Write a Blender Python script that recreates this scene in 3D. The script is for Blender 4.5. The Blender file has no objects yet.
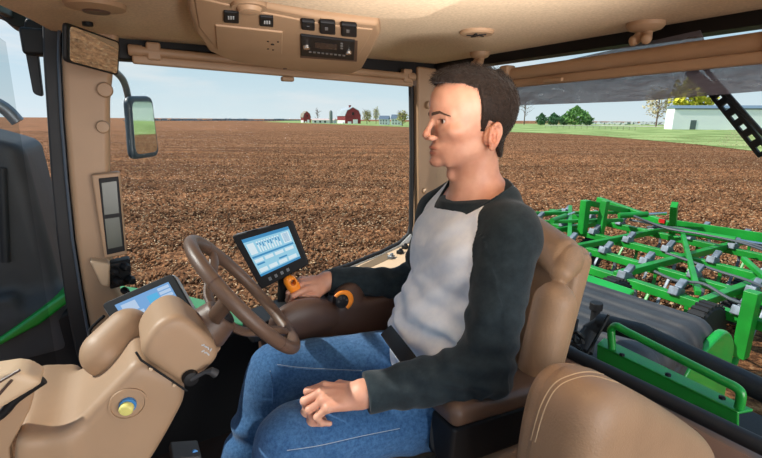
import bpy, bmesh, math, random
import numpy as np
from mathutils import Vector, Matrix
sin, cos, pi, rad = math.sin, math.cos, math.pi, math.radians

# ------------------------------------------------------------------ camera, sky, sun, exposure
# The world is the tractor's own frame: +X to its rear, +Y to its right side, Z up from the ground.
FPX = 450.0; YAW = rad(30); PITCH = math.atan(109.5 / FPX); ROLL = rad(0.4)
CAM = np.array([0.0, 0.0, 2.85])
_fh = np.array([sin(YAW), cos(YAW), 0]); _r0 = np.array([cos(YAW), -sin(YAW), 0]); _z = np.array([0, 0, 1.0])
_f = _fh * cos(PITCH) - _z * sin(PITCH); _u0 = _fh * sin(PITCH) + _z * cos(PITCH)
_r = _r0 * cos(ROLL) + _u0 * sin(ROLL); _u = _u0 * cos(ROLL) - _r0 * sin(ROLL)
def ray(px, py): return _f + (px - 381) / FPX * _r + (229 - py) / FPX * _u
def H(px, py, ax, v):
    """where the sight line of a photo pixel meets the plane axis=v of the tractor"""
    q = ray(px, py); return CAM + q * ((v - CAM[ax]) / q[ax])
scene = bpy.context.scene
cd = bpy.data.cameras.new('camera'); cam = bpy.data.objects.new('camera', cd); scene.collection.objects.link(cam)
cd.sensor_width = 36; cd.lens = 36 * FPX / 762; cd.clip_start = 0.02; cd.clip_end = 20000
cam.matrix_world = Matrix(((_r[0], _u[0], -_f[0], CAM[0]), (_r[1], _u[1], -_f[1], CAM[1]), (_r[2], _u[2], -_f[2], CAM[2]), (0, 0, 0, 1)))
scene.camera = cam
scene.view_settings.view_transform = 'Standard'; scene.view_settings.look = 'None'
scene.view_settings.gamma = 1; scene.view_settings.exposure = 0.0; scene.view_settings.use_curve_mapping = False

def lin(c):
    c = np.array(c, float) / 255
    return tuple(np.where(c <= 0.04045, c / 12.92, ((c + 0.055) / 1.055) ** 2.4)) + (1.0,)

W = bpy.data.worlds.new('sky'); scene.world = W; W.use_nodes = True
nt = W.node_tree; nt.nodes.clear(); N = nt.nodes.new; L = nt.links.new
tc = N('ShaderNodeTexCoord'); sx = N('ShaderNodeSeparateXYZ'); L(tc.outputs['Generated'], sx.inputs[0])
cr = N('ShaderNodeValToRGB'); L(sx.outputs['Z'], cr.inputs[0])
cr.color_ramp.elements[0].position = 0.0; cr.color_ramp.elements[0].color = lin((222, 236, 243))
cr.color_ramp.elements[1].position = 0.6; cr.color_ramp.elements[1].color = lin((120, 172, 224))
e = cr.color_ramp.elements.new(0.10); e.color = lin((198, 224, 239)); e = cr.color_ramp.elements.new(0.26); e.color = lin((172, 209, 236))
mp = N('ShaderNodeMapping'); mp.inputs['Scale'].default_value = (2.0, 2.0, 11.0); L(tc.outputs['Generated'], mp.inputs[0])
nz = N('ShaderNodeTexNoise'); nz.inputs['Scale'].default_value = 1.6; nz.inputs['Detail'].default_value = 6; nz.inputs['Roughness'].default_value = .6
L(mp.outputs[0], nz.inputs['Vector'])
c2 = N('ShaderNodeValToRGB'); L(nz.outputs[0], c2.inputs[0]); c2.color_ramp.elements[0].position = .48; c2.color_ramp.elements[1].position = .72
mx = N('ShaderNodeMixRGB'); L(c2.outputs[0], mx.inputs[0]); L(cr.outputs[0], mx.inputs[1]); mx.inputs[2].default_value = lin((228, 236, 242))
bg = N('ShaderNodeBackground'); L(mx.outputs[0], bg.inputs[0]); bg.inputs[1].default_value = 1.0
wo = N('ShaderNodeOutputWorld'); L(bg.outputs[0], wo.inputs[0])

def lamp(name, kind, energy, loc, to, color=(1, 1, 1), size=1.0, **k):
    d = bpy.data.lights.new(name, kind); d.energy = energy; d.color = color
    if kind == 'AREA': d.shape = 'RECTANGLE'; d.size = size; d.size_y = k.get('size_y', size)
    if kind == 'SUN': d.angle = rad(0.6)
    o = bpy.data.objects.new(name, d); scene.collection.objects.link(o); o.location = loc
    o.rotation_euler = (Vector(to) - Vector(loc)).to_track_quat('-Z', 'Y').to_euler(); return o
AZ, EL = rad(35), rad(42)
sd = Vector((-cos(AZ) * cos(EL), sin(AZ) * cos(EL), sin(EL)))
lamp('sun', 'SUN', 5.6, sd * 40, (0, 0, 0), (1.0, .95, .87))
# big soft fill light added outside the open cab door
lamp('soft_light', 'AREA', 118, (.9, -3.2, 2.7), (.6, 1.0, 2.6), (1.0, .97, .94), 2.6, size_y=1.8)
# added spot aimed up at the headliner, bounced off it to fill the cab
fl = lamp('bounce_fill', 'SPOT', 80, (.40, .10, 2.68), (.50, .50, 3.08), (1.0, .96, .92)); fl.data.spot_size = rad(76); fl.data.spot_blend = 1.0; fl.data.shadow_soft_size = .08

# ------------------------------------------------------------------ materials
MATS = {}
def mat(name, col, rough=.6, metal=0., var=0., vs=30., bump=0., bs=200., spec=.5, emit=None, coat=0., var2=None):
    m = bpy.data.materials.new(name); m.use_nodes = True; t = m.node_tree; b = t.nodes['Principled BSDF']
    N = t.nodes.new; L = t.links.new
    c = lin(col); b.inputs['Base Color'].default_value = c
    b.inputs['Roughness'].default_value = rough; b.inputs['Metallic'].default_value = metal
    b.inputs['Specular IOR Level'].default_value = spec; b.inputs['Coat Weight'].default_value = coat
    tc = N('ShaderNodeTexCoord')
    if var or var2:
        n = N('ShaderNodeTexNoise'); n.inputs['Scale'].default_value = vs; n.inputs['Detail'].default_value = 5
        L(tc.outputs['Object'], n.inputs['Vector']); r = N('ShaderNodeValToRGB'); L(n.outputs[0], r.inputs[0])
        r.color_ramp.elements[0].position = .35; r.color_ramp.elements[1].position = .68
        a = tuple(x * (1 - var) for x in c[:3]) + (1,)
        z = lin(var2) if var2 else tuple(min(1, x * (1 + var)) for x in c[:3]) + (1,)
        r.color_ramp.elements[0].color = a; r.color_ramp.elements[1].color = z; L(r.outputs[0], b.inputs['Base Color'])
    if bump:
        n = N('ShaderNodeTexNoise'); n.inputs['Scale'].default_value = bs; n.inputs['Detail'].default_value = 3
        L(tc.outputs['Object'], n.inputs['Vector']); k = N('ShaderNodeBump'); k.inputs['Strength'].default_value = bump
        k.inputs['Distance'].default_value = .002; L(n.outputs[0], k.inputs['Height']); L(k.outputs[0], b.inputs['Normal'])
    if emit: b.inputs['Emission Color'].default_value = c; b.inputs['Emission Strength'].default_value = emit
    MATS[name] = m; return m
TAN = mat('tan_plastic', (172, 140, 110), .5, var=.04, vs=8, bump=.12, bs=700)
TAN2 = mat('tan_plastic_light', (214, 184, 150), .5, var=.03, vs=8, bump=.1, bs=700)
HEAD = mat('headliner_fabric', (214, 190, 160), .95, var=.10, vs=160, bump=.6, bs=420, spec=.1)
BROWN = mat('brown_plastic', (98, 76, 62), .42, var=.05, vs=10, bump=.2, bs=600)
DBROWN = mat('dark_brown_console', (84, 62, 52), .42, var=.06, vs=10, bump=.15, bs=600)
LEATH = mat('tan_leather', (160, 127, 97), .5, var=.06, vs=14, bump=.5, bs=260)
BLACK = mat('black_plastic', (24, 24, 26), .55, bump=.1, bs=500, spec=.3)
RUBB = mat('black_rubber', (30, 31, 34), .6, var=.15, vs=15)
DGREY = mat('dark_grey_plastic', (58, 58, 60), .6, var=.2, vs=6, bump=.5, bs=30)
GREY = mat('grey_metal', (140, 144, 148), .4, .6, var=.15, vs=30)
LGREY = mat('light_grey_plastic', (196, 200, 202), .45)
GREEN = mat('green_paint', (20, 150, 52), .35, var=.12, vs=5, coat=.4)
GREEN2 = mat('cultivator_green', (24, 142, 46), .4, var=.22, vs=3)
STEEL = mat('worn_steel', (112, 122, 132), .5, .3, var=.35, vs=12)
ORANGE = mat('orange_plastic', (250, 145, 35), .4)
YELLOW = mat('pale_yellow_plastic', (232, 222, 130), .4)
BLUE = mat('blue_plastic', (70, 140, 205), .4)
RED = mat('red_plastic', (200, 30, 30), .4)
CHROME = mat('chrome', (210, 212, 214), .15, 1.0)
TREAD = mat('tyre', (28, 28, 30), .8)
WHITE = mat('white_paint', (235, 236, 234), .6, var=.03, vs=.5)
CREAM = mat('cream_plastic', (222, 206, 176), .5)

def glass(name, tint=(1, 1, 1), refl=.05, rough=.02):
    m = bpy.data.materials.new(name); m.use_nodes = True; t = m.node_tree; t.nodes.clear(); N = t.nodes.new; L = t.links.new
    tr = N('ShaderNodeBsdfTransparent'); tr.inputs[0].default_value = tint + (1,)
    g = N('ShaderNodeBsdfGlossy'); g.inputs['Roughness'].default_value = rough
    x = N('ShaderNodeMixShader'); x.inputs[0].default_value = refl; o = N('ShaderNodeOutputMaterial')
    L(tr.outputs[0], x.inputs[1]); L(g.outputs[0], x.inputs[2]); L(x.outputs[0], o.inputs[0]); return m
GLASS = glass('window_glass', (.97, .98, .97), .0006, .04)
GLASSD = glass('tinted_windscreen', (.86, .88, .88), .002, .15)

# ------------------------------------------------------------------ mesh helpers
def link(o, parent=None):
    scene.collection.objects.link(o)
    if parent is not None: o.parent = parent
    return o
def tag(o, label=None, cat=None, group=None, kind=None):
    if label: o['label'] = label
    if cat: o['category'] = cat
    if group: o['group'] = group
    if kind: o['kind'] = kind
    return o
def empty(name, loc, label, cat, group=None):
    o = bpy.data.objects.new(name, None); o.location = loc; o.empty_display_size = .05; link(o); o['_w'] = 1
    bpy.context.view_layer.update(); del o['_w']; return tag(o, label, cat, group)
def mesh_obj(name, me, m, parent=None, smooth=True):
    if not isinstance(m, (list, tuple)): m = [m]
    for x in m: me.materials.append(x)
    if smooth is True:
        me.polygons.foreach_set('use_smooth', np.ones(len(me.polygons), bool))
    o = bpy.data.objects.new(name, me); link(o)
    if parent is not None:
        o.parent = parent; bpy.context.view_layer.update() if False else None
        o.matrix_parent_inverse = Matrix.Translation(-world_loc(parent))
    return o
def world_loc(o):
    v = Vector(o.location)
    while o.parent is not None:
        v = v + o.matrix_parent_inverse.translation; o = o.parent; v = v + Vector(o.location)
    return v
class MB:
    """collects shapes in world coordinates and links them as one mesh"""
    def __init__(s): s.v = []; s.f = []; s.mi = []; s.cur = 0
    def add(s, v, f):
        n = len(s.v); s.v.extend([tuple(map(float, p)) for p in v]); s.f.extend([tuple(i + n for i in q) for q in f]); s.mi.extend([s.cur] * len(f)); return s
    def box(s, c, h, R=None):
        c = np.array(c, float); v = []
        R = np.eye(3) if R is None else np.array(R)
        for i in (-1, 1):
            for j in (-1, 1):
                for k in (-1, 1): v.append(c + R @ (np.array([i, j, k]) * np.array(h)))
        return s.add(v, [(0, 1, 3, 2), (4, 6, 7, 5), (0, 4, 5, 1), (2, 3, 7, 6), (0, 2, 6, 4), (1, 5, 7, 3)])
    def prism(s, poly, ext):
        """poly: 3D points of a planar outline; ext: extrusion vector"""
        n = len(poly); a = [np.array(p, float) for p in poly]; b = [p + np.array(ext, float) for p in a]
        nn = sum((np.cross(a[i] - a[0], a[(i + 1) % n] - a[0]) for i in range(n)), np.zeros(3))
        fl = np.dot(nn, ext) > 0
        f = [tuple(range(n))[::-1] if fl else tuple(range(n)), tuple(range(n, 2 * n)) if fl else tuple(range(n, 2 * n))[::-1]]
        for i in range(n):
            j = (i + 1) % n; q = (i, j, j + n, i + n); f.append(q if fl else q[::-1])
        return s.add(a + b, f)
    def tube(s, path, r, seg=12, cap=True, closed=False, flat=1.0, up=None):
        P = [np.array(p, float) for p in path]; n = len(P); R = [r] * n if np.isscalar(r) else list(r)
        T = []
        for i in range(n):
            if closed: t = P[(i + 1) % n] - P[i - 1]
            else: t = P[min(i + 1, n - 1)] - P[max(i - 1, 0)]
            T.append(t / (np.linalg.norm(t) + 1e-12))
        a = np.array(up, float) if up is not None else np.array([0, 0, 1.0])
        if abs(np.dot(a, T[0])) > .95: a = np.array([1.0, 0, 0])
        v = []; x = None
        for i in range(n):
            x = (a if x is None or up is not None else x); x = x - T[i] * np.dot(x, T[i]); x /= np.linalg.norm(x) + 1e-12
            y = np.cross(T[i], x)
            for k in range(seg):
                w = 2 * pi * k / seg; v.append(P[i] + R[i] * (cos(w) * x * flat + sin(w) * y))
        f = []
        for i in range(n if closed else n - 1):
            j = (i + 1) % n
            for k in range(seg):
                l = (k + 1) % seg; f.append((i * seg + k, i * seg + l, j * seg + l, j * seg + k))
        if cap and not closed: f.append(tuple(range(seg))[::-1]); f.append(tuple((n - 1) * seg + k for k in range(seg)))
        return s.add(v, f)
    def lathe(s, c, axis, prof, seg=24):
        """prof: (distance along axis, radius)"""
        c = np.array(c, float); ax = np.array(axis, float); ax /= np.linalg.norm(ax)
        x = np.cross(ax, [0, 0, 1.0]) if abs(ax[2]) < .9 else np.cross(ax, [1.0, 0, 0]); x /= np.linalg.norm(x); y = np.cross(ax, x); v = []; f = []
        for (h, r) in prof:
            for k in range(seg): w = 2 * pi * k / seg; v.append(c + ax * h + max(r, 1e-5) * (cos(w) * x + sin(w) * y))
        for i in range(len(prof) - 1):
            for k in range(seg):
                l = (k + 1) % seg; f.append((i * seg + k, i * seg + l, (i + 1) * seg + l, (i + 1) * seg + k))
        f.append(tuple(range(seg))[::-1]); f.append(tuple((len(prof) - 1) * seg + k for k in range(seg)))
        return s.add(v, f)
    def build(s, name, m, parent=None, bevel=0., smooth=False, seg=2, sub=0):
        me = bpy.data.meshes.new(name); me.from_pydata(s.v, [], s.f)
        if any(s.mi): me.polygons.foreach_set('material_index', s.mi)
        bm = bmesh.new(); bm.from_mesh(me); bmesh.ops.recalc_face_normals(bm, faces=bm.faces); bm.to_mesh(me); bm.free()
        o = mesh_obj(name, me, m, parent, smooth=False)
        if bevel:
            b = o.modifiers.new('bevel', 'BEVEL'); b.width = bevel; b.segments = seg; b.limit_method = 'ANGLE'; b.angle_limit = rad(35)
            smooth = True
        if sub: b = o.modifiers.new('sub', 'SUBSURF'); b.levels = b.render_levels = sub
        if smooth:
            me.polygons.foreach_set('use_smooth', np.ones(len(me.polygons), bool))
            if not sub:
                w = o.modifiers.new('wn', 'WEIGHTED_NORMAL') if bevel else None
                try: me.set_sharp_from_angle(angle=rad(40))
                except Exception: pass
        return o
def rot(axis, a):
    return np.array(Matrix.Rotation(a, 3, axis))
def spline(pts, n=8, closed=False):
    P = [np.array(p, float) for p in pts]; m = len(P); out = []
    for i in range(m if closed else m - 1):
        g = lambda k: P[k % m] if closed else P[min(max(k, 0), m - 1)]
        a, b, c, d = g(i - 1), g(i), g(i + 1), g(i + 2)
        for t in np.linspace(0, 1, n, endpoint=False):
            out.append(.5 * (2 * b + (c - a) * t + (2 * a - 5 * b + 4 * c - d) * t * t + (3 * b - a - 3 * c + d) * t ** 3))
    if not closed: out.append(P[-1])
    return out
def roundpoly(pts, r, n=4):
    """round the corners of a planar outline"""
    P = [np.array(p, float) for p in pts]; out = []; m = len(P)
    for i in range(m):
        a, b, c = P[i - 1], P[i], P[(i + 1) % m]; u = a - b; w = c - b; lu = np.linalg.norm(u); lw = np.linalg.norm(w)
        k = min(r, lu * .45, lw * .45); p0 = b + u / lu * k; p1 = b + w / lw * k
        for t in np.linspace(0, 1, n + 1): out.append((1 - t) ** 2 * p0 + 2 * t * (1 - t) * b + t * t * p1)
    return out

# ------------------------------------------------------------------ distance fields, meshed as smooth surfaces
A3 = lambda *p: np.array(p, np.float32)
def ell(p, c, r, R=None):
    q = p - A3(*c)
    if R is not None: q = q @ np.asarray(R, np.float32)
    r = A3(*r); k0 = np.sqrt(((q / r) ** 2).sum(1)) + 1e-9; k1 = np.sqrt(((q / (r * r)) ** 2).sum(1)) + 1e-9
    return k0 * (k0 - 1) / k1
def cap(p, a, b, ra, rb=None):
    rb = ra if rb is None else rb; a = A3(*a); ab = A3(*b) - a; q = p - a
    t = np.clip((q @ ab) / max(float(ab @ ab), 1e-12), 0, 1); d = q - t[:, None] * ab
    return np.sqrt((d * d).sum(1)) - (ra + t * (rb - ra))
def rbox(p, c, h, r=0., R=None):
    q = p - A3(*c)
    if R is not None: q = q @ np.asarray(R, np.float32)
    q = np.abs(q) - (A3(*h) - r); return np.sqrt((np.maximum(q, 0) ** 2).sum(1)) + np.minimum(q.max(1), 0) - r
def smin(a, b, k):
    h = np.maximum(k - np.abs(a - b), 0) / k; return np.minimum(a, b) - h * h * k * .25
def smax(a, b, k): return -smin(-a, -b, k)
def region(p, fn, lo, hi, m=.04):
    lo = A3(*lo); hi = A3(*hi); q = np.maximum(np.maximum(lo - p, p - hi), 0); d = np.sqrt((q * q).sum(1)); k = d < m
    d = d + m
    if k.any(): d[k] = fn(p[k])
    return d
def sdf_mesh(name, fn, lo, hi, h, slack=2.0):
    lo = np.array(lo, float); hi = np.array(hi, float); B = 8
    nb = np.ceil((hi - lo) / (h * B)).astype(int)
    g = np.stack(np.meshgrid(*[np.arange(n) for n in nb], indexing='ij'), -1).reshape(-1, 3)
    cen = (lo + (g + .5) * h * B).astype(np.float32); d = np.concatenate([fn(c) for c in np.array_split(cen, max(1, len(cen) // 200000))])
    g = g[np.abs(d) < (6.93 * h) * slack + 2 * h]
    Nn = nb * B + 2; s = np.arange(9); off = np.stack(np.meshgrid(s, s, s, indexing='ij'), -1).reshape(-1, 3)
    keys = []; verts = []; quads = []
    key = lambda c: ((c[:, 0] + 1) * Nn[1] + c[:, 1] + 1) * Nn[2] + c[:, 2] + 1
    ed = [(a, b) for a in range(8) for b in range(8) if bin(a ^ b).count('1') == 1 and a < b]
    crn = np.array([[(i >> 2) & 1, (i >> 1) & 1, i & 1] for i in range(8)])
    for gg in np.array_split(g, max(1, len(g) // 400)):
        if not len(gg): continue
        pts = (gg[:, None, :] * B + off[None]); P = (lo + pts.reshape(-1, 3) * h).astype(np.float32)
        V = fn(P).reshape(-1, 9, 9, 9); I = V < 0
        cnt = sum(I[:, c[0]:c[0] + 8, c[1]:c[1] + 8, c[2]:c[2] + 8].astype(np.int8) for c in crn)
        b, i, j, k = np.nonzero((cnt > 0) & (cnt < 8)); cell = np.stack([i, j, k], 1); gc = gg[b] * B + cell
        vals = np.stack([V[b, i + c[0], j + c[1], k + c[2]] for c in crn], 1); acc = np.zeros((len(b), 3)); n = np.zeros(len(b))
        for (a, c) in ed:
            va, vc = vals[:, a], vals[:, c]; m = (va < 0) != (vc < 0); t = np.where(m, va / np.where(m, va - vc, 1), 0)
            acc += m[:, None] * (crn[a] + t[:, None] * (crn[c] - crn[a])); n += m
        keys.append(key(gc)); verts.append(lo + (gc + acc / n[:, None]) * h)
        for ax in range(3):
            sl0 = [slice(0, 8)] * 3; sl1 = list(sl0); sl1[ax] = slice(1, 9)
            i0 = I[(slice(None),) + tuple(sl0)]; i1 = I[(slice(None),) + tuple(sl1)]
            b, i, j, k = np.nonzero(i0 != i1); e = gg[b] * B + np.stack([i, j, k], 1); flip = i0[b, i, j, k]
            u = np.zeros(3, int); w = np.zeros(3, int); u[(ax + 1) % 3] = 1; w[(ax + 2) % 3] = 1
            q = np.stack([key(e - u - w), key(e - w), key(e), key(e - u)], 1); q[~flip] = q[~flip][:, ::-1]; quads.append(q)
    keys = np.concatenate(keys); verts = np.concatenate(verts); quads = np.concatenate(quads)
    o = np.argsort(keys); ks = keys[o]; ix = np.searchsorted(ks, quads); ix = np.minimum(ix, len(ks) - 1)
    ok = (ks[ix] == quads).all(1); F = o[ix[ok]]
    me = bpy.data.meshes.new(name); me.vertices.add(len(verts)); me.vertices.foreach_set('co', verts.astype(np.float32).ravel())
    me.loops.add(F.size); me.loops.foreach_set('vertex_index', F.astype(np.int32).ravel())
    me.polygons.add(len(F)); me.polygons.foreach_set('loop_start', np.arange(0, F.size, 4, dtype=np.int32))
    me.polygons.foreach_set('loop_total', np.full(len(F), 4, np.int32)); me.update(calc_edges=True); me.validate()
    return me
def sdf_obj(name, fn, lo, hi, h, m, parent=None):
    return mesh_obj(name, sdf_mesh(name, fn, lo, hi, h), m, parent)
def hash3(i):
    i = i.astype(np.int64); n = (i[..., 0] * 73856093) ^ (i[..., 1] * 19349663) ^ (i[..., 2] * 83492791); n = (n ^ (n >> 13)) * 1274126177
    return ((n ^ (n >> 16)) & 0xffff) / 65535.
def noise(p, s):
    q = p * s; f = np.floor(q); t = q - f; t = t * t * (3 - 2 * t); r = 0
    for c in range(8):
        o = np.array([(c >> 2) & 1, (c >> 1) & 1, c & 1]); w = np.prod(np.where(o, t, 1 - t), axis=1); r = r + w * hash3(f + o)
    return (r * 2 - 1).astype(np.float32)

# ================================================================== the field and what stands far off
def field_material():
    m = bpy.data.materials.new('tilled_soil'); m.use_nodes = True; t = m.node_tree; b = t.nodes['Principled BSDF']; N = t.nodes.new; L = t.links.new
    g = N('ShaderNodeNewGeometry'); mp = N('ShaderNodeMapping'); mp.inputs['Scale'].default_value = (1, 1, 0); mp.inputs['Rotation'].default_value = (0, 0, rad(30)); L(g.outputs['Position'], mp.inputs[0])
    n1 = N('ShaderNodeTexNoise'); n1.inputs['Scale'].default_value = 8; n1.inputs['Detail'].default_value = 8; n1.inputs['Roughness'].default_value = .75; L(mp.outputs[0], n1.inputs['Vector'])
    r1 = N('ShaderNodeValToRGB'); L(n1.outputs[0], r1.inputs[0]); r = r1.color_ramp
    r.elements[0].position = .36; r.elements[0].color = lin((58, 38, 28)); r.elements[1].position = .68; r.elements[1].color = lin((226, 188, 146))
    e = r.elements.new(.47); e.color = lin((120, 82, 57)); e = r.elements.new(.57); e.color = lin((186, 134, 94))
    s2 = N('ShaderNodeMapping'); s2.inputs['Scale'].default_value = (.05, .42, 0); L(mp.outputs[0], s2.inputs[0])
    n2 = N('ShaderNodeTexNoise'); n2.inputs['Scale'].default_value = 1.0; n2.inputs['Detail'].default_value = 7; L(s2.outputs[0], n2.inputs['Vector'])
    r2 = N('ShaderNodeValToRGB'); L(n2.outputs[0], r2.inputs[0]); r2.color_ramp.elements[0].position = .38; r2.color_ramp.elements[0].color = (.50, .44, .40, 1)
    r2.color_ramp.elements[1].position = .6; r2.color_ramp.elements[1].color = (1.22, 1.10, .98, 1)
    x = N('ShaderNodeMixRGB'); x.blend_type = 'MULTIPLY'; x.inputs[0].default_value = .8; L(r1.outputs[0], x.inputs[1]); L(r2.outputs[0], x.inputs[2])
    L(x.outputs[0], b.inputs['Base Color']); b.inputs['Roughness'].default_value = .95; b.inputs['Specular IOR Level'].default_value = .1
    k = N('ShaderNodeBump'); k.inputs['Strength'].default_value = .9; k.inputs['Distance'].default_value = .12; L(n1.outputs[0], k.inputs['Height']); L(k.outputs[0], b.inputs['Normal']); return m
SOIL = field_material()
GRASS = mat('field_grass', (132, 156, 88), .95, var=.25, vs=.12, spec=.1, var2=(172, 188, 122))
def big(name, quad, z, m, kind='structure'):
    b = MB(); b.add([(x, y, z) for x, y in quad], [tuple(range(len(quad)))]); o = b.build(name, m); o['kind'] = kind; return o
big('ground', [(-3000, -800), (4000, -800), (4000, 6000), (-3000, 6000)], -.08, SOIL)
def near_field():
    nx, ny = 520, 560; X = np.linspace(-16, 36, nx); Y = 2.6 + (np.linspace(0, 1, ny) ** 1.5) * 44; gx, gy = np.meshgrid(X, Y, indexing='ij')
    P = np.stack([gx.ravel(), gy.ravel(), 0 * gx.ravel()], 1); c, s = cos(rad(-58)), sin(rad(-58)); v = P[:, 0] * s + P[:, 1] * c; u = P[:, 0] * c - P[:, 1] * s
    z = noise(P, 1.1) * .05 + noise(P + 7, 3.1) * .055 + noise(P + 3, 7.3) * .045 + np.sin(v * 8.2 + noise(P, .3) * 1.5) * .018
    edge = np.minimum(np.minimum(gx.ravel() + 16, 36 - gx.ravel()), 46.6 - gy.ravel()); z = z * np.clip(edge / 4, 0, 1) - .085 * np.clip(1 - edge / 4, 0, 1)
    P[:, 2] = z; i = np.arange(nx * ny).reshape(nx, ny); q = np.stack([i[:-1, :-1], i[1:, :-1], i[1:, 1:], i[:-1, 1:]], -1).reshape(-1, 4)
    me = bpy.data.meshes.new('soil'); me.vertices.add(len(P)); me.vertices.foreach_set('co', P.astype(np.float32).ravel()); me.loops.add(q.size); me.loops.foreach_set('vertex_index', q.astype(np.int32).ravel())
    me.polygons.add(len(q)); me.polygons.foreach_set('loop_start', np.arange(0, q.size, 4, dtype=np.int32)); me.polygons.foreach_set('loop_total', np.full(len(q), 4, np.int32)); me.update(calc_edges=True)
    o = mesh_obj('ground_tilled', me, SOIL); o['kind'] = 'structure'
near_field()
def scatter(name, n, seed, m, size, flat, ymax=115, label=None):
    rs = np.random.default_rng(seed); a = rs.uniform(rad(-14), rad(78), n); d = 5 + rs.uniform(0, 1, n) ** 1.6 * ymax
    x = np.sin(a) * d; y = np.cos(a) * d; k = (y > 2.6); x = x[k]; y = y[k]; n = len(x); s = size * rs.uniform(.35, 1.3, n)
    base = np.array([(1, 0, -.5), (-.5, .85, -.5), (-.5, -.85, -.5), (0, 0, 1)]); F = np.array([(0, 2, 1), (0, 1, 3), (1, 2, 3), (2, 0, 3)])
    V = base[None] * rs.uniform(.6, 1.4, (n, 4, 3)); V = V * np.array([1, flat[0], flat[1]]); w = rs.uniform(0, 2 * pi, n); ti = rs.normal(0, .35, n)
    cw, sw = np.cos(w)[:, None], np.sin(w)[:, None]; vz = V[:, :, 2] + V[:, :, 0] * ti[:, None]; vx = V[:, :, 0] * cw - V[:, :, 1] * sw; vy = V[:, :, 0] * sw + V[:, :, 1] * cw
    V = np.stack([vx, vy, vz], 2) * s[:, None, None]; zz = np.where(d[k] > 42, -.06, .02) + rs.uniform(-.01, .05, n)
    V += np.stack([x, y, zz], 1)[:, None, :]; F = (F[None] + (np.arange(n) * 4)[:, None, None]).reshape(-1, 3)
    me = bpy.data.meshes.new(name); me.vertices.add(n * 4); me.vertices.foreach_set('co', V.astype(np.float32).ravel()); me.loops.add(F.size); me.loops.foreach_set('vertex_index', F.astype(np.int32).ravel())
    me.polygons.add(len(F)); me.polygons.foreach_set('loop_start', np.arange(0, F.size, 3, dtype=np.int32)); me.polygons.foreach_set('loop_total', np.full(len(F), 3, np.int32)); me.update(calc_edges=True)
    o = mesh_obj(name, me, m, smooth=False); tag(o, label, name.replace('_', ' '), kind='stuff')
CLOD = mat('soil_clod', (100, 68, 48), .95, var=.3, vs=1.5, spec=.1, var2=(158, 112, 78)); STRAW = mat('dry_straw', (200, 160, 118), .9, var=.2, vs=1.2, spec=.1, var2=(224, 192, 154))
scatter('soil_clods', 110000, 3, CLOD, .062, (.8, .6), label='loose brown clods of tilled soil all over the field')
scatter('crop_residue', 85000, 4, STRAW, .058, (.28, .2), label='pale bits of straw lying on the tilled field')
# grass beyond the ploughed ground
gp = lambda x, y: tuple(H(x, y, 2, 0.0)[:2])
big('ground_grass', [gp(470, 130), gp(497, 131.5), gp(560, 133.5), gp(603, 136), gp(660, 141), gp(700, 144.5), gp(762, 151.5), gp(830, 161), gp(840, 131), gp(762, 126.5), gp(600, 123.8), gp(497, 123.6)], -.02, GRASS)
big('ground_farmyard', [gp(262, 121.8), gp(330, 124), gp(420, 127.5), gp(497, 129), gp(497, 124.5), gp(420, 121.9), gp(300, 120.2)], -.02, GRASS)
big('ground_road', [gp(545, 125.4), gp(600, 125.8), gp(690, 127.4), gp(690, 126.9), gp(600, 125.3), gp(545, 125.0)], .04, mat('pale_gravel', (214, 205, 192), .95))

def at(px, py_base, z=0.): return H(px, py_base, 2, z)
def mpp(p): return (np.linalg.norm((p - CAM)[:2])) / FPX * .97        # metres per photo pixel at that distance
BARNRED = mat('barn_red_boards', (132, 44, 48), .8, var=.15, vs=.4); ROOFG = mat('barn_metal_roof', (168, 176, 182), .5, var=.06, vs=.2); SHING = mat('grey_shingles', (150, 140, 128), .8)
DARK = mat('dark_opening', (40, 36, 36), .9)
FR = np.array([cos(YAW), -sin(YAW), 0]); FF = np.array([sin(YAW), cos(YAW), 0]); UP = np.array([0, 0, 1.0])
def gambrel(name, px0, px1, pxs, base, h, label, roofm):
    """red barn: gable end from px0 to px1 towards the eye, its long side reaching to px pxs"""
    r = empty(name, tuple(at((px0 + px1) / 2, base)), label, 'barn', 'red barns on the far farm'); c = at((px0 + px1) / 2, base); s = mpp(c); w = (px1 - px0) * s / 2; hh = h * s
    ax = FR * cos(rad(-12)) + FF * sin(rad(-12)); bx = FF * cos(rad(-12)) - FR * sin(rad(-12)); Ld = abs(px0 - pxs) * s / sin(rad(30)) * .9
    bx = FF * cos(rad(32)) - FR * sin(rad(32)); prof = [(-1, 0), (-1, .48), (-.72, .8), (0, 1), (.72, .8), (1, .48), (1, 0)]
    P = [c + ax * x * w + UP * z * hh for x, z in prof]; m = MB(); m.prism(P, bx * Ld); m.build('wall', BARNRED, r)
    for i in (1, 2, 3, 4):
        m = MB(); a, b = P[i], P[i + 1]; o = (a + b) / 2 - (c + UP * hh * .4); o /= np.linalg.norm(o); e = (b - a) / np.linalg.norm(b - a) * .25
        m.prism([a - e + o * .05, b + e + o * .05, b + e + o * .4, a - e + o * .4], bx * (Ld + .6)); m.build('roof', roofm, r)
    m = MB(); m.box(c - bx * .1 - ax * w * .45 + UP * hh * .06, (w * .22, .06, hh * .07), np.stack([ax, bx, UP], 1)); m.build('window', WHITE, r)
    m = MB(); m.box(c - bx * .1 + ax * w * .3 + UP * hh * .13, (w * .3, .06, hh * .13), np.stack([ax, bx, UP], 1)); m.build('door', WHITE, r)
    m = MB(); m.box(c - bx * .1 + UP * hh * .62, (w * .12, .06, hh * .09), np.stack([ax, bx, UP], 1)); m.build('hay_door', DARK, r)
    sd_ = -ax; m = MB(); m.box(c + bx * Ld * .5 - ax * (w + .05) + UP * hh * .1, (.06, Ld * .46, hh * .1), np.stack([ax, bx, UP], 1)); m.build('white_wall_band', WHITE, r)
    return r, c, s, P, bx, Ld
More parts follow.
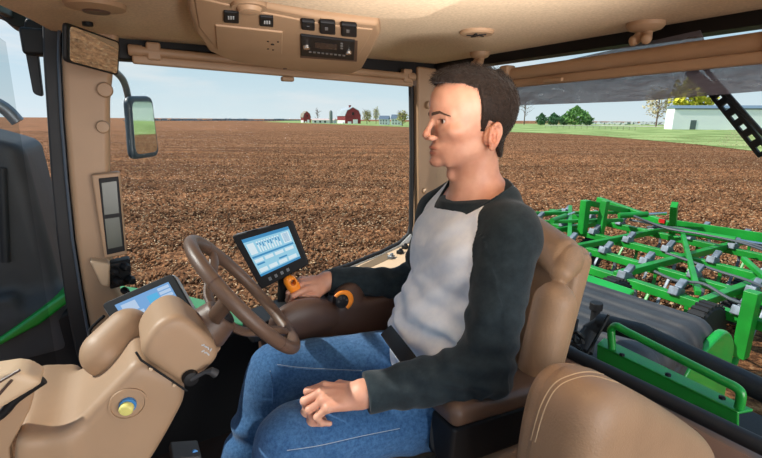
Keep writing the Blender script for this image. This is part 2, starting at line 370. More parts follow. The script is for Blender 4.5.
r, c, s, P, bx, Ld = gambrel('barn', 345, 361, 335, 123.6, 15.5, 'large red gambrel barn with grey metal roof and cupola', ROOFG)
m = MB(); q = P[3] + bx * Ld * .35; m.box(q + UP * .8 * s, (s * .8, s * .8, s * 1.3)); m.prism([q + UP * 2 * s + np.array([x, y, 0]) * s * 1.1 for x, y in ((-1, -1), (1, -1), (1, 1), (-1, 1))], UP * .3); m.build('cupola', BARNRED, r)
gambrel('barn', 303.5, 311, 299.5, 122.6, 10.5, 'smaller red barn at the left end of the farm', SHING)
# low link building, silo, houses
def shed(name, label, cat, px0, px1, base, h, wall, roof, roofh=.35, group=None, ang=-8, dep=8):
    c = (at(px0, base) + at(px1, base)) / 2; r = empty(name, tuple(c), label, cat, group); s = mpp(c); w = (px1 - px0) * s / 2; hh = h * s
    ax = FR * cos(rad(ang)) + FF * sin(rad(ang)); bx = FF * cos(rad(ang)) - FR * sin(rad(ang)); M = np.stack([ax, bx, UP], 1); e = hh * (1 - roofh)
    m = MB(); m.box(c + bx * dep / 2 + UP * e / 2, (w, dep / 2, e / 2), M); m.build('wall', wall, r)
    m = MB(); m.prism([c - ax * (w + .3) - bx * .4 + UP * e, c - ax * (w + .3) + bx * (dep + .4) + UP * e, c - ax * (w + .3) + bx * dep / 2 + UP * hh], ax * (2 * w + .6)); m.build('roof', roof, r)
    return r, c, s, w, hh, M, e
r_, c_, s_, w_, h_, M_, e_ = shed('dairy_shed', 'long low white shed linking the two red barns', 'shed', 311.5, 334, 123.2, 4.5, WHITE, mat('pink_metal_roof', (214, 186, 178), .7))
for k in range(4): m = MB(); m.box(c_ + M_ @ np.array([(-.7 + .45 * k) * w_, -.06, e_ * .5]), (w_ * .08, .05, e_ * .3), M_); m.build('window', DARK, r_)
c = at(331, 123.4); s = mpp(c); m = MB(); m.lathe(c, UP, [(0, 1.7 * s), (11 * s, 1.7 * s), (12.2 * s, 1.1 * s), (12.8 * s, .1 * s)], 20); o = m.build('silo', mat('concrete_silo', (134, 140, 134), .8), smooth=True); tag(o, 'round grey concrete silo beside the large red barn', 'silo')
for i, (a, b, bs, h, lab) in enumerate([(379, 388, 124.8, 9, 'white farmhouse with dark roof left of the tallest yard tree'), (391, 401, 125.2, 10.5, 'taller white farmhouse at the right end of the farm')]):
    r_, c_, s_, w_, h_, M_, e_ = shed('farmhouse', lab, 'house', a, b, bs, h, WHITE, mat('blue_grey_shingles', (96, 112, 128), .8), .4)
    for k in range(3):
        for l in range(2): m = MB(); m.box(c_ + M_ @ np.array([(-.6 + .6 * k) * w_, -.06, e_ * (.28 + .45 * l)]), (w_ * .1, .05, e_ * .12), M_); m.build('window', DARK, r_)
r_, c_, s_, w_, h_, M_, e_ = shed('machine_shed', 'long white metal shed with grey roof behind the rear window', 'shed', 694, 812, 130.2, 19, mat('bright_white_metal', (252, 252, 252), .5), mat('shed_roof_blue_grey', (108, 128, 142), .5), .13, ang=-13, dep=8)
m = MB(); m.box(c_ + M_ @ np.array([-.75 * w_, -.06, e_ * .22]), (w_ * .035, .05, e_ * .22), M_); m.build('door', mat('grey_door', (92, 104, 104), .6), r_)
m = MB(); m.box(c_ + M_ @ np.array([0, -.1, e_ * .97]), (w_, .1, e_ * .03), M_); m.build('gutter', mat('gutter_grey', (120, 130, 136), .5), r_)

def crown_tree(name, label, px, base, h, w, col, kind='leafy', seed=0, group=None, off=0.):
    rs = np.random.default_rng(seed); c = at(px, base); c = c + FF * off; s = mpp(c); hh = h * s; ww = w * s / 2; r = empty(name, tuple(c), label, 'tree', group)
    leaf = mat('leaves_%s' % seed, col, .9, var=.3, vs=.6, spec=.1); bark = MATS.get('bark') or mat('bark', (110, 92, 78), .9)
    m = MB(); m.tube([c, c + UP * hh * .5, c + UP * hh * .9], [.05 * ww + .06, .03 * ww + .05, .03], 7)
    if kind != 'conifer':
        for k in range(26):
            a = rs.uniform(0, 2 * pi); z0 = rs.uniform(.2, .75) * hh; L_ = rs.uniform(.5, 1) * ww; d = np.array([cos(a), sin(a), rs.uniform(.5, 1.3)])
            p0 = c + UP * z0; p1 = p0 + d * L_ * .5; p2 = p1 + (d + rs.normal(size=3) * .25) * L_ * .45; m.tube([p0, p1, p2], [.09 + .01 * ww, .06, .03], 5)
            for j in range(3): m.tube([p1, p1 + (d + rs.normal(size=3) * .6) * L_ * .4], [.05, .02], 4)
    m.build('trunk', bark, r); 
    if kind == 'bare': return r
    m = MB(); n = 1400 if kind == 'conifer' else (900 if kind == 'leafy' else 420)
    for k in range(n):
        if kind == 'conifer': t = rs.uniform(0, 1) ** .8; a = rs.uniform(0, 2 * pi); rr = ww * min(1, 2.6 * (1.02 - t) ** 1.1) * (.35 + .65 * min(1, (t + .12) * 3)) * rs.uniform(.55, 1.1) * (1 + .28 * sin(3 * a + t * 17 + seed) + .15 * sin(7 * a - t * 31)); p = c + np.array([cos(a) * rr, sin(a) * rr, hh * (.05 + .95 * t)])
        else:
            v = rs.normal(size=3); v /= np.linalg.norm(v); v *= rs.uniform(.5, 1) * (1 + .22 * sin(5 * v[0] + seed) * cos(4 * v[2])); p = c + UP * hh * .58 + np.array([v[0] * ww, v[1] * ww, v[2] * hh * .42])
        u = rs.normal(size=3); u /= np.linalg.norm(u); v2 = np.cross(u, rs.normal(size=3)); v2 /= np.linalg.norm(v2); z = (.09 if kind != 'sparse' else .06) * ww * rs.uniform(.6, 1.4) + .12
        m.add([p - u * z, p + v2 * z, p + u * z, p - v2 * z], [(0, 1, 2, 3)])
    o = m.build('crown', leaf, r); return r
TG = 'trees in the farmyard'
crown_tree('tree', 'bare grey tree between the small barn and the silo', 318, 123, 17, 7, (150, 130, 110), 'bare', 1, TG)
crown_tree('tree', 'olive budding tree just right of the large red barn', 367, 124, 14, 10, (168, 158, 96), 'sparse', 2, TG)
crown_tree('tree', 'tall thin yellowish tree beside the large barn', 376, 124, 17, 7, (190, 182, 124), 'sparse', 3, TG)
crown_tree('tree', 'yellow green tree at the right end of the farm by the window post', 401, 125.5, 15, 12, (186, 180, 110), 'sparse', 4, TG, off=-15)
crown_tree('tree', 'tall bare grey tree right behind the driver head', 524, 124.5, 33, 20, (150, 140, 130), 'bare', 5)
for i, (px, b, h, w, l) in enumerate([(541, 125.2, 11, 7, 'small dark green conifer leftmost in the clump'), (553, 125.2, 11, 9, 'squat dark green conifer second from left in the clump'), (564, 125.2, 10, 8, 'small round conifer beside the tallest conifer'), (575, 125.4, 17, 15, 'tallest broad green conifer at the right of the clump'), (587, 125.4, 10, 7, 'low green conifer at the right edge of the clump')]):
    crown_tree('conifer_tree', l, px, b, h * 1.02, w * 1.15, group='conifers beyond the rear window', col=[(86, 124, 84), (88, 126, 86), (96, 134, 90), (110, 152, 84), (116, 150, 92)][i], kind='conifer', seed=10 + i)
crown_tree('tree', 'bright yellow green tree behind the white shed roof', 752, 129, 40, 34, (196, 190, 70), 'leafy', 20, off=40)
crown_tree('tree', 'pale budding tree above the left end of the white shed', 712, 128, 34, 24, (196, 184, 150), 'sparse', 21, off=45)
def bush(px, base, h, w, seed, label):
    rs = np.random.default_rng(seed); c = at(px, base); s = mpp(c); m = MB()
    for k in range(900):
        v = rs.normal(size=3); v /= np.linalg.norm(v); v[2] = abs(v[2]); p = c + v * np.array([w / 2, w / 2, h]) * s * rs.uniform(.5, 1); u = rs.normal(size=3) * .35 * s; q = rs.normal(size=3) * .15 * s; m.add([p, p + u, p + u + q, p + q], [(0, 1, 2, 3)])
    tag(m.build('bush', mat('dry_bush', (176, 160, 130), .9, var=.2, vs=2)), label, 'bush')
bush(736, 146, 15, 26, 30, 'dry brownish bush in front of the white shed')
# far tree line on the horizon
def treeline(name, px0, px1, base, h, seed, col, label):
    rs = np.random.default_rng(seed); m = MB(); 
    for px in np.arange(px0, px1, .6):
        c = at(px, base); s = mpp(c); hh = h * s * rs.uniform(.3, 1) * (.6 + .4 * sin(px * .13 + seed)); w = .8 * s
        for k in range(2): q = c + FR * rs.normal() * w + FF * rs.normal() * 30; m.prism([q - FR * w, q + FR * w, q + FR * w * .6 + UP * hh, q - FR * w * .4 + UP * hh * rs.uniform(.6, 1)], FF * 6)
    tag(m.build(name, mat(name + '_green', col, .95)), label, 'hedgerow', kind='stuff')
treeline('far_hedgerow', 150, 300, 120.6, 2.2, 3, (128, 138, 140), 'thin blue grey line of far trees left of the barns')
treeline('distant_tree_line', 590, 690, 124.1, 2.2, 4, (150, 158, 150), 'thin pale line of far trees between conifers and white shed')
# wire fence on the grass
fm = MB(); 
fr = empty('wire_fence', tuple(at(560, 129)), 'thin grey post and wire fence along the grass edge', 'fence'); FP = [at(x, 128 + (x - 545) * .028) for x in range(545, 640, 6)]
for p in FP: m = MB(); m.tube([p, p + UP * 1.1], .05, 6); m.build('post', MATS['bark'], fr)
m = MB()
for z in (.45, .75, 1.05): m.tube([p + UP * z for p in FP], .02, 4)
m.build('wire', GREY, fr)

# ================================================================== the cultivator towed behind
cult = empty('field_cultivator', (6.6, 3.5, 0), 'wide green field cultivator with many frame beams behind the tractor', 'cultivator')
def beam(name, a, b, w=.05, h=.05, m=GREEN2, parent=cult):
    a = np.array(a, float); b = np.array(b, float); t = (b - a) / np.linalg.norm(b - a); s = np.cross(t, UP)
    s = s / np.linalg.norm(s) if np.linalg.norm(s) > 1e-3 else np.array([1.0, 0, 0]); u = np.cross(s, t); k = MB()
    k.prism([a + s * w * i + u * h * j for i, j in ((-1, -1), (1, -1), (1, 1), (-1, 1))], b - a); return k.build(name, m, parent, bevel=.008)
XB = [5.35, 6.15, 7.05, 8.15, 9.0]
for x, y0, y1 in zip(XB, (-1.2, -1.5, -1.5, -1.5, -1.5), (4.6, 6.9, 7.0, 6.6, 4.4)): beam('cross_beam', (x, y0, .88), (x, y1, .90), .055, .05)
for y, xa, xb in ((6.3, 6.1, 8.2), (5.2, 6.1, 8.2), (4.3, 5.3, 9.1), (3.2, 5.3, 9.1), (2.2, 5.3, 9.1), (1.1, 5.3, 9.1)): beam('fore_beam', (xa, y, .95), (xb, y, .95), .045, .045)
beam('diagonal_brace', (5.4, 2.3, 1.0), (7.6, 3.6, 1.12), .03, .03); beam('diagonal_brace', (5.3, 1.2, 1.02), (6.9, 2.5, 1.12), .03, .03)
beam('diagonal_brace', (6.2, 4.6, .98), (8.0, 6.0, 1.12), .035, .03); beam('diagonal_brace', (6.1, 5.9, 1.0), (7.6, 4.6, 1.15), .03, .03); beam('diagonal_brace', (6.6, 6.6, 1.0), (8.4, 5.2, 1.1), .03, .03)
# folding frame: upright bars and the long flat bar
beam('fold_bar', (8.2, 4.05, .95), (7.85, 3.92, 1.52), .05, .07); beam('fold_bar', (8.2, 4.1, 1.12), (8.75, 1.9, 1.10), .02, .075); beam('fold_bar', (8.15, 4.1, 1.1), (8.3, 5.6, 1.3), .05, .06)
beam('fold_bar', (7.0, 4.95, .9), (7.0, 4.95, 1.5), .07, .06); beam('fold_bar', (7.2, 4.75, .9), (7.25, 4.75, 1.5), .06, .05); beam('fold_bar', (7.05, 4.95, 1.45), (8.2, 4.9, 1.2), .05, .05)
beam('fold_bar', (5.95, 5.75, .9), (5.95, 5.75, 1.25), .06, .06); beam('fold_bar', (5.2, 1.75, .55), (5.2, 1.75, 1.25), .06, .06); beam('fold_bar', (5.2, 1.75, 1.2), (6.1, 1.9, .95), .05, .04)
def plate(pts, ext, m=GREEN2, name='gusset_plate'): k = MB(); k.prism(pts, ext); k.build(name, m, cult, bevel=.005)
plate([(7.9, 2.2, .9), (8.7, 2.0, .9), (8.6, 2.05, 1.35), (8.2, 2.15, 1.4)], (.03, .06, 0))
# hydraulic cylinders and hoses
for a, b in (((7.3, 4.5, 1.28), (8.0, 4.1, 1.32)), ((7.6, 3.8, 1.15), (7.9, 2.4, 1.15)), ((6.6, 5.3, 1.1), (7.6, 5.6, 1.1))):
    a = np.array(a); b = np.array(b); k = MB(); k.tube([a, a + (b - a) * .6], .05, 14); c = k.build('hydraulic_cylinder', GREEN2, cult, smooth=True); k = MB(); k.tube([a + (b - a) * .6, b], .025, 12); k.build('rod', CHROME, c, smooth=True)
rs = np.random.default_rng(9)
for (a, b) in (((7.5, 4.4, 1.2), (7.9, 1.8, 1.1)), ((7.4, 4.3, 1.2), (7.6, 1.8, 1.08)), ((6.4, 3.2, 1.1), (6.0, 1.5, 1.1)), ((5.6, 2.9, 1.02), (5.3, 1.4, 1.1)), ((7.9, 4.3, 1.1), (8.3, 1.8, 1.12))):
    a = np.array(a); b = np.array(b); P = [a + (b - a) * t + np.array([rs.normal() * .05, 0, rs.normal() * .04]) for t in np.linspace(0, 1, 6)]; k = MB(); k.tube(spline(P, 5), .018, 8); k.build('hose', mat('grey_hose', (72, 78, 84), .5) if 'grey_hose' not in MATS else MATS['grey_hose'], cult, smooth=True)
# spring shanks with grey clamps
def shank(x, y):
    k = MB(); k.box((x, y, .96), (.085, .055, .05), rot('Y', rad(20))); k.box((x + .09, y, 1.03), (.07, .042, .03), rot('Y', rad(-35))); c = k.build('clamp', STEEL, cult, bevel=.012)
    P = spline([(x + .04, y, .95), (x + .22, y, .88), (x + .30, y, .66), (x + .16, y, .40), (x + .02, y, .20), (x - .05, y, .03)], 4); k = MB(); k.tube(P, .026, 6, flat=.45); k.build('shank', GREEN2 if (int(y * 7) % 3) else STEEL, c, smooth=True)
n = 0
for i, x in enumerate(XB):
    for j in range(14):
        y = -.6 + .62 * j + (i % 3) * .2
        if y < (4.4, 6.7, 6.8, 6.4, 4.2)[i]: shank(x, y); n += 1
def wheel(c, R, w, parent=cult, name='gauge_wheel'):
    k = MB(); k.lathe(np.array(c) - np.array([0, w / 2, 0]), (0, 1, 0), [(0, R * .55), (.0, R * .9), (w * .2, R), (w * .8, R), (w, R * .9), (w, R * .55)], 36); o = k.build(name, TREAD, parent, bevel=.004)
    k = MB()
    for i in range(28): a = 2 * pi * i / 28; k.box(np.array(c) + R * np.array([cos(a), 0, sin(a)]), (.012, w * .42, .018), rot('Y', -a))
    k.build('tread', TREAD, o)
    k = MB(); k.lathe(np.array(c) - np.array([0, w * .35, 0]), (0, 1, 0), [(0, .05), (0, R * .3), (w * .3, R * .55), (w * .45, R * .55), (w * .7, R * .3), (w * .7, .05)], 24); k.build('rim', STEEL, o, smooth=True)
for c in ((5.05, 2.05, .72), (4.85, 2.95, .74), (5.9, 5.4, .4), (7.3, 2.6, .4), (7.5, 5.1, .4)): wheel(c, .32, .18)
k = MB(); k.box((5.12, 1.45, 1.12), (.02, .07, .17)); k.build('reflector', YELLOW, cult, bevel=.01)
k = MB(); k.box((8.1, 4.2, 1.16), (.02, .05, .035)); k.build('decal_plate', RED, cult); k = MB(); k.box((8.05, 2.0, 1.12), (.06, .05, .07)); k.build('amber_reflector', ORANGE, cult, bevel=.01)

# ================================================================== the tractor outside the cab
bp = lambda px, py, ax, v: H(px, py, ax, v)
def slab(pix, ax, v, th):
    e = np.zeros(3); e[ax] = th; m = MB(); m.prism([H(x, y, ax, v) for x, y in pix], e); return m
# rear fender shell, ribbed
fen = empty('rear_fender', (2.3, 1.3, 1.5), 'black ribbed plastic fender cover behind the rear window', 'fender')
def fender_fn(p):
    d = rbox(p, (2.22, 1.46, 1.55), (.50, .46, .25), .10, rot('Z', rad(4))); q = (p - A3(2.22, 1.46, 1.55)) @ f3(rot('Z', rad(4)))
    rib = np.clip(np.sin(q[:, 0] * 2 * pi / .15) * 2.2, -1, 1) * .009; return d + rib * (q[:, 2] > .1)
f3 = lambda a: np.asarray(a, np.float32)
sdf_obj('cover', fender_fn, (1.6, .8, 1.2), (2.85, 2.1, 1.9), .011, DGREY, fen)
m = MB(); m.tube([(2.05, 1.32, 1.79), (2.05, 1.32, 1.90)], .022, 14); m.tube([(2.05, 1.32, 1.90), (2.05, 1.32, 1.94)], .032, 14); m.build('breather_post', BLACK, fen, bevel=.004)
m = MB(); m.prism(roundpoly([(2.36, 1.0, 1.2), (2.84, .98, 1.2), (2.84, .98, 1.66), (2.70, .98, 1.79), (2.36, 1.0, 1.60)], .10, 4), (.01, .05, 0)); m.build('fender_edge', GREEN, fen, bevel=.015)
m = MB(); m.prism([(2.70, 1.55, 1.72), (2.80, 1.55, 1.76), (2.80, 2.0, 1.76), (2.70, 2.0, 1.72)], (0, 0, .03)); m.build('fender_trim', GREEN, fen, bevel=.008)
# green bracket with its grab bar, outside the rear window
br = empty('grab_bracket', (1.40, .62, 2.05), 'green steel bracket with round grab bar outside the rear window', 'bracket')
a, b, c, d = H(604, 337, 0, 1.42), H(597, 344, 0, 1.37), H(738, 412, 0, 1.37), H(754, 409, 0, 1.42)
m = MB(); m.prism([a, b, c, d], (0, 0, -.010)); m.prism([b, H(596, 364, 0, 1.37), H(640, 392, 0, 1.37), H(738, 428, 0, 1.37), c], (.010, 0, 0)); m.build('plate', GREEN, br, bevel=.004)
P = [H(612, 349, 0, 1.38), H(611, 330, 0, 1.38), H(616, 326, 0, 1.38), H(735, 387, 0, 1.38), H(741, 394, 0, 1.38), H(739, 408, 0, 1.38)]
m = MB(); m.tube(roundpoly(P, .0, 1) if False else spline([P[0], P[1] * .9 + P[0] * .1, P[1], P[2], P[2] * .9 + P[3] * .1, P[2] * .5 + P[3] * .5, P[3] * .9 + P[2] * .1, P[3], P[4], P[5]], 6), .0125, 12); m.build('grab_bar', GREEN, br, smooth=True)
for px, py in ((622, 352), (668, 372), (722, 395)):
    q = H(px, py + 3, 0, 1.37); m = MB(); m.lathe(q + UP * -.002, UP, [(0, .009), (.006, .009), (.008, .005)], 6); m.build('bolt', BLACK, br)
rb = empty('rear_platform', (1.45, .8, 1.95), 'black steel ledge around the green bracket behind the cab', 'platform')
m = MB(); m.prism([H(556, 338, 0, 1.22), H(600, 318, 0, 1.55), H(640, 326, 0, 1.55), H(790, 400, 0, 1.55), H(790, 470, 0, 1.22)], (0, 0, -.03)) if False else m.box((1.47, .68, 1.90), (.24, .62, .03)); m.build('ledge', BLACK, rb, bevel=.01)
m = MB(); m.tube([H(600, 322, 0, 1.58), H(640, 332, 0, 1.58), H(800, 408, 0, 1.58)], .035, 10); m.tube([H(585, 352, 0, 1.5), H(590, 330, 0, 1.56), H(604, 322, 0, 1.58)], .03, 10); m.build('rail', RUBB, rb, smooth=True)
m = MB()
for k in range(14): q = H(556 + rs.uniform(0, 34), 330 + rs.uniform(0, 22), 0, 1.33); m.tube(spline([q, q + rs.normal(size=3) * .03, q + rs.normal(size=3) * .05 + np.array([0, .03, 0])], 4), .006, 6)
m.build('cable_bundle', BLACK, rb, smooth=True)
# right side: green panels, dark exhaust shroud
sp = empty('front_fender', (.3, 2.0, 1.9), 'bright green fender outside the right window', 'fender')
slab([(100, 281), (184, 294), (271, 315), (345, 336), (345, 360), (230, 356), (100, 330)], 1, 2.2, -.26).build('panel', GREEN, sp, bevel=.02)
slab([(40, 306), (72, 284), (100, 283), (112, 330), (60, 330)], 1, 2.22, -.25).build('panel', GREEN, sp, bevel=.015)
sp2 = empty('exhaust_shroud', (-.5, 2.0, 2.2), 'tall dark grey exhaust shroud ahead of the right front post', 'exhaust shroud')
def shroud(p):
    q = p - A3(-.52, 2.02, 2.36); q = q @ f3(rot('Y', rad(-4))); tap = 1 + q[:, 2] * .16; q2 = q.copy(); q2[:, 0] = (q[:, 0] - .27) * tap + .27
    d = rbox(q2, (0, 0, 0), (.29, .24, .50), .05); d = smin(d, rbox(q, (-.02, -.02, -.22), (.33, .26, .11), .05), .06)
    d = smax(d, (q[:, 2] - .46 + (q[:, 0] - .12) * .45), .03); return smin(d, rbox(q, (.02, -.2, -.14), (.16, .08, .07), .02), .02)
sdf_obj('cover', shroud, (-1.0, 1.65, 1.7), (-.05, 2.4, 2.98), .010, DGREY, sp2)
m = MB(); m.tube([H(2, 168, 1, 1.76), H(6, 262, 1, 1.76)], .012, 10); m.build('side_rail', RUBB, sp2, smooth=True)
m = MB(); m.tube(spline([H(-20, 96, 1, 1.9), H(4, 108, 1, 1.9), H(18, 122, 1, 1.9)], 5), .02, 12); m.build('exhaust_pipe', GREY, sp2, smooth=True)
slab([(-60, 350), (0, 338), (66, 292), (70, 302), (40, 325), (0, 346), (-60, 358)], 1, 1.72, .3).build('lower_panel', GREEN, sp2, bevel=.01)
slab([(-60, 356), (0, 345), (40, 324), (75, 305), (90, 380), (-60, 420)], 1, 1.74, .5).build('lower_cover', BLACK, sp2, bevel=.02)

# ================================================================== the cab shell
def struct(o, n=None): o['kind'] = 'structure'; return o
YW = 1.66; XR = 1.20
def shell():
    fe = [H(x, y, 2, 3.08) for x, y in ((-90, -36), (-40, -13), (0, 5), (30, 19), (50, 30), (63, 38))]
    m = MB(); m.prism(fe + [np.array([-.10, 1.72, 3.08]), np.array([1.26, 1.72, 3.08]), np.array([1.26, -.06, 3.08]), np.array([fe[0][0], -.06, 3.08])], (0, 0, .04)); struct(m.build('ceiling', HEAD))
    m = MB(); m.prism([q + np.array([-.04, 0, .05]) for q in fe] + [np.array([-.16, 1.78, 3.13]), np.array([1.34, 1.78, 3.13]), np.array([1.34, -.12, 3.13]), np.array([fe[0][0] - .05, -.12, 3.13])], (0, 0, .15)); struct(m.build('trim_11', GREEN, bevel=.05))
    m = MB(); m.prism([(-.22, .02, 3.075), (-.22, 1.55, 3.075), (1.05, 1.55, 3.075), (1.05, .02, 3.075)], (0, 0, .01)) 
    # hanging centre panel of the headliner
    far = [H(x, y, 2, 3.058) for x, y in ((215, -6), (300, 9), (385, 20), (424, 19), (470, -2))]
    m = MB(); P = [far[0] + np.array([-.3, -.25, 0])] + far + [far[-1] + np.array([.1, -.3, 0]), np.array([.75, .1, 3.058]), np.array([-.1, .1, 3.058])]
    m.prism(roundpoly(P, .06, 4), (0, 0, .03)); struct(m.build('trim_1', HEAD, bevel=.008))
    m = MB(); m.box((.47, .83, 1.60), (.80, .88, .02)); struct(m.build('floor', mat('dark_floor_mat', (52, 40, 34), .9, var=.2, vs=12, bump=.4, bs=90)))
    # right wall below the window, window and seals
    low = [(413, 236), (400, 246), (382, 255), (350, 268), (325, 276), (290, 300), (240, 335), (160, 352), (100, 352)]
    P = [H(x, y, 1, YW) for x, y in low]; P = [np.array([1.27, YW, 2.40])] + P + [np.array([-.12, YW, 2.05]), np.array([-.12, YW, 1.6]), np.array([1.27, YW, 1.6])]
    m = MB(); m.prism(P, (0, .05, 0)); struct(m.build('wall_right', BLACK, bevel=.006))
    out = [(112, 66), (260, 82), (410, 92), (414, 96), (414, 232), (400, 243), (382, 252), (350, 265), (325, 273), (290, 297), (240, 332), (160, 348), (112, 348)]
    m = MB(); m.prism([H(x, y, 1, YW + .03) for x, y in [(100, 60)] + [(418, 84), (418, 236)] + out[5:]], (0, .006, 0)); struct(m.build('window_1', GLASS))
    m = MB(); m.tube([H(x, y, 1, YW - .005) for x, y in [(411, 86), (412, 150), (411, 225), (409, 234), (400, 243), (382, 252), (350, 265), (325, 273), (290, 297), (240, 332), (160, 348), (108, 348)]], .011, 10); struct(m.build('trim_2', RUBB, smooth=True))
    m = MB(); m.prism([H(x, y, 1, YW - .02) for x, y in [(411, 234), (400, 245), (382, 254), (350, 267), (325, 275), (325, 278), (350, 270.5), (382, 257), (400, 248.5), (414, 240)]], (0, .02, 0)); struct(m.build('trim_3', LGREY))
    m = MB(); m.box((.55, YW + .01, 3.055), (.75, .035, .035)); struct(m.build('trim_4', BLACK, bevel=.008))      # header over the right window
    # rear wall: header, sill, window
    m = MB(); m.box((XR + .03, .8, 3.065), (.03, .9, .016)); struct(m.build('trim_5', BLACK))
    a = H(545, 347, 0, XR); b = H(800, 458, 0, XR)
    m = MB(); m.prism([(XR - .02, 1.62, 2.10), (XR - .02, -.05, 2.10), (XR - .02, -.05, 1.60), (XR - .02, 1.62, 1.60)], (.05, 0, 0)); struct(m.build('wall_rear', mat('dusky_tan_panel', (168, 136, 118), .5, bump=.1, bs=600)))
    m = MB(); m.tube([(XR, 1.6, 2.115), (XR, .9, 2.115), (XR, .3, 2.13), (XR, -.02, 2.13)], .020, 12); struct(m.build('trim_6', RUBB, smooth=True))
    m = MB(); m.box((XR + .02, .78, 2.59), (.003, .86, .47)); struct(m.build('window_2', GLASS))
    # posts
    m = MB(); m.prism([H(x, y, 1, 1.62) for x, y in ((418, 66), (449, 70), (449, 200), (447, 330), (424, 330), (419, 235))], (0, .06, 0)); global POSTR, POSTF; POSTR = struct(m.build('trim_7', TAN, bevel=.010))
    m = MB(); m.tube([H(450, 88, 0, XR), H(451, 150, 0, XR), H(452, 250, 0, XR)], .010, 10); struct(m.build('trim_8', RUBB, smooth=True))
    pl = [(62, 20), (61, 60), (64, 120), (69, 180), (75, 240), (83, 290), (92, 340), (102, 390), (112, 430)]
    pr = [(160, 430), (148, 380), (136, 320), (116, 290), (110, 250), (110, 170), (110, 100), (113, 70), (122, 20)]
    m = MB(); m.prism([H(x, y, 1, 1.58) for x, y in pl + pr], (0, .11, 0)); POSTF = struct(m.build('trim_9', TAN, bevel=.018, seg=4))
    sl = [(42, 20), (43, 60), (47, 120), (51, 180), (57, 240), (65, 300), (75, 350), (90, 400), (104, 440)]
    m = MB(); m.prism([H(x, y, 1, 1.60) for x, y in sl + [(x - 1, y) for x, y in pl[::-1]]], (0, .06, 0)); struct(m.build('trim_10', RUBB, bevel=.006))
    m = MB(); m.tube([H(x - 2.5, y, 1, 1.585) for x, y in pl], .004, 8); struct(m.build('trim_14', mat('seal_grey_edge', (70, 80, 92), .4), smooth=True))
    # windscreen and its header
    m = MB(); m.prism([(-.26, .1, 1.9), (-.26, 1.66, 1.9), (-.24, 1.66, 3.05), (-.24, .1, 3.05)], (.005, 0, 0)); struct(m.build('window_3', GLASSD))
    m = MB(); m.prism([H(-60, -20, 0, -.24), H(0, 5, 0, -.24), H(40, 26, 0, -.24), H(64, 46, 0, -.24), H(64, 54, 0, -.24), H(40, 35, 0, -.24), H(0, 15, 0, -.24), H(-60, -8, 0, -.24)], (.02, 0, 0)); struct(m.build('trim_12', RUBB, bevel=.004))
    m = MB(); m.box((-.26, .85, 1.78), (.02, .85, .2)); struct(m.build('wall_front', BLACK))
shell()
def tagm(m, name, mtl, label, cat, group=None, **k): return tag(m.build(name, mtl, **k), label, cat, group)
# round covers on the posts
for px, py, Y, r, l in ((105, 90, 1.575, .021, 'upper round tan cap on the front post above the display'), (103, 127, 1.575, .018, 'lower round tan cap on the front post above the display'), (428, 105, 1.615, .016, 'round tan cap on the rear post beside the driver forehead'), (425, 191, 1.615, .013, 'round tan cap low on the rear post below the chin')):
    c = H(px, py, 1, Y); m = MB(); m.lathe(c, (0, -1, 0), [(-.004, r), (.010, r), (.015, r * .85), (.016, r * .3)], 28); m.build('cap', TAN, POSTF if px < 200 else POSTR, smooth=True)
# ceiling fittings
def vent(px, py, R, z=3.08):
    c = H(px, py, 2, z); r = empty('speaker_grille', tuple(c), 'round tan slotted speaker grille in the headliner above the driver', 'speaker')
    m = MB(); m.lathe(c, (0, 0, -1), [(-.004, R), (.006, R), (.010, R * .9), (.010, R * .3)], 36); m.build('rim', TAN, r, smooth=True)
    for k in range(5):
        a = k * 2 * pi / 5; m = MB(); m.box(c + np.array([cos(a) * R * .38, sin(a) * R * .38, -.0102]), (R * .22, R * .06, .002), rot('Z', a + .5)); m.build('slot', BLACK, r)
    m = MB(); m.box(c + np.array([0, 0, -.0102]), (R * .16, R * .14, .002)); m.build('slot', BLACK, r)
vent(477, 31, .045)
def hook(px, py, R, l, z=3.078):
    c = H(px, py, 2, z); c[0] = min(c[0], 1.13); r = empty('coat_hook', tuple(c), l, 'coat hook', 'tan coat hooks under the headliner')
    m = MB(); m.lathe(c, (0, 0, -1), [(-.004, R), (.007, R), (.014, R * .85), (.020, R * .4)], 36); m.build('base', TAN, r, smooth=True)
    for s in (-1, 1):
        P = spline([c + np.array([0, s * .006, -.014]), c + np.array([-.008, s * .012, -.034]), c + np.array([-.022, s * .020, -.040])], 5); m = MB(); m.tube(P, [.012] * (len(P) - 2) + [.010, .006], 12); m.build('prong', TAN, r, smooth=True)
hook(664, 27, .042, 'round tan coat hook over the middle of the rear window'); hook(530, 58, .034, 'round tan coat hook nearest the driver head')
c = H(95, 1, 2, 3.085); r = empty('dome_lamp', tuple(c), 'tan oval lamp housing at the front top corner', 'lamp'); m = MB(); m.lathe(c, (0, 0, -1), [(0, .06), (.014, .055), (.020, .03)], 32); m.build('housing', TAN, r, smooth=True)
m = MB(); m.lathe(c, (0, 0, -1), [(.018, .028), (.023, .024), (.024, .01)], 24); m.build('lens', DBROWN, r, smooth=True)

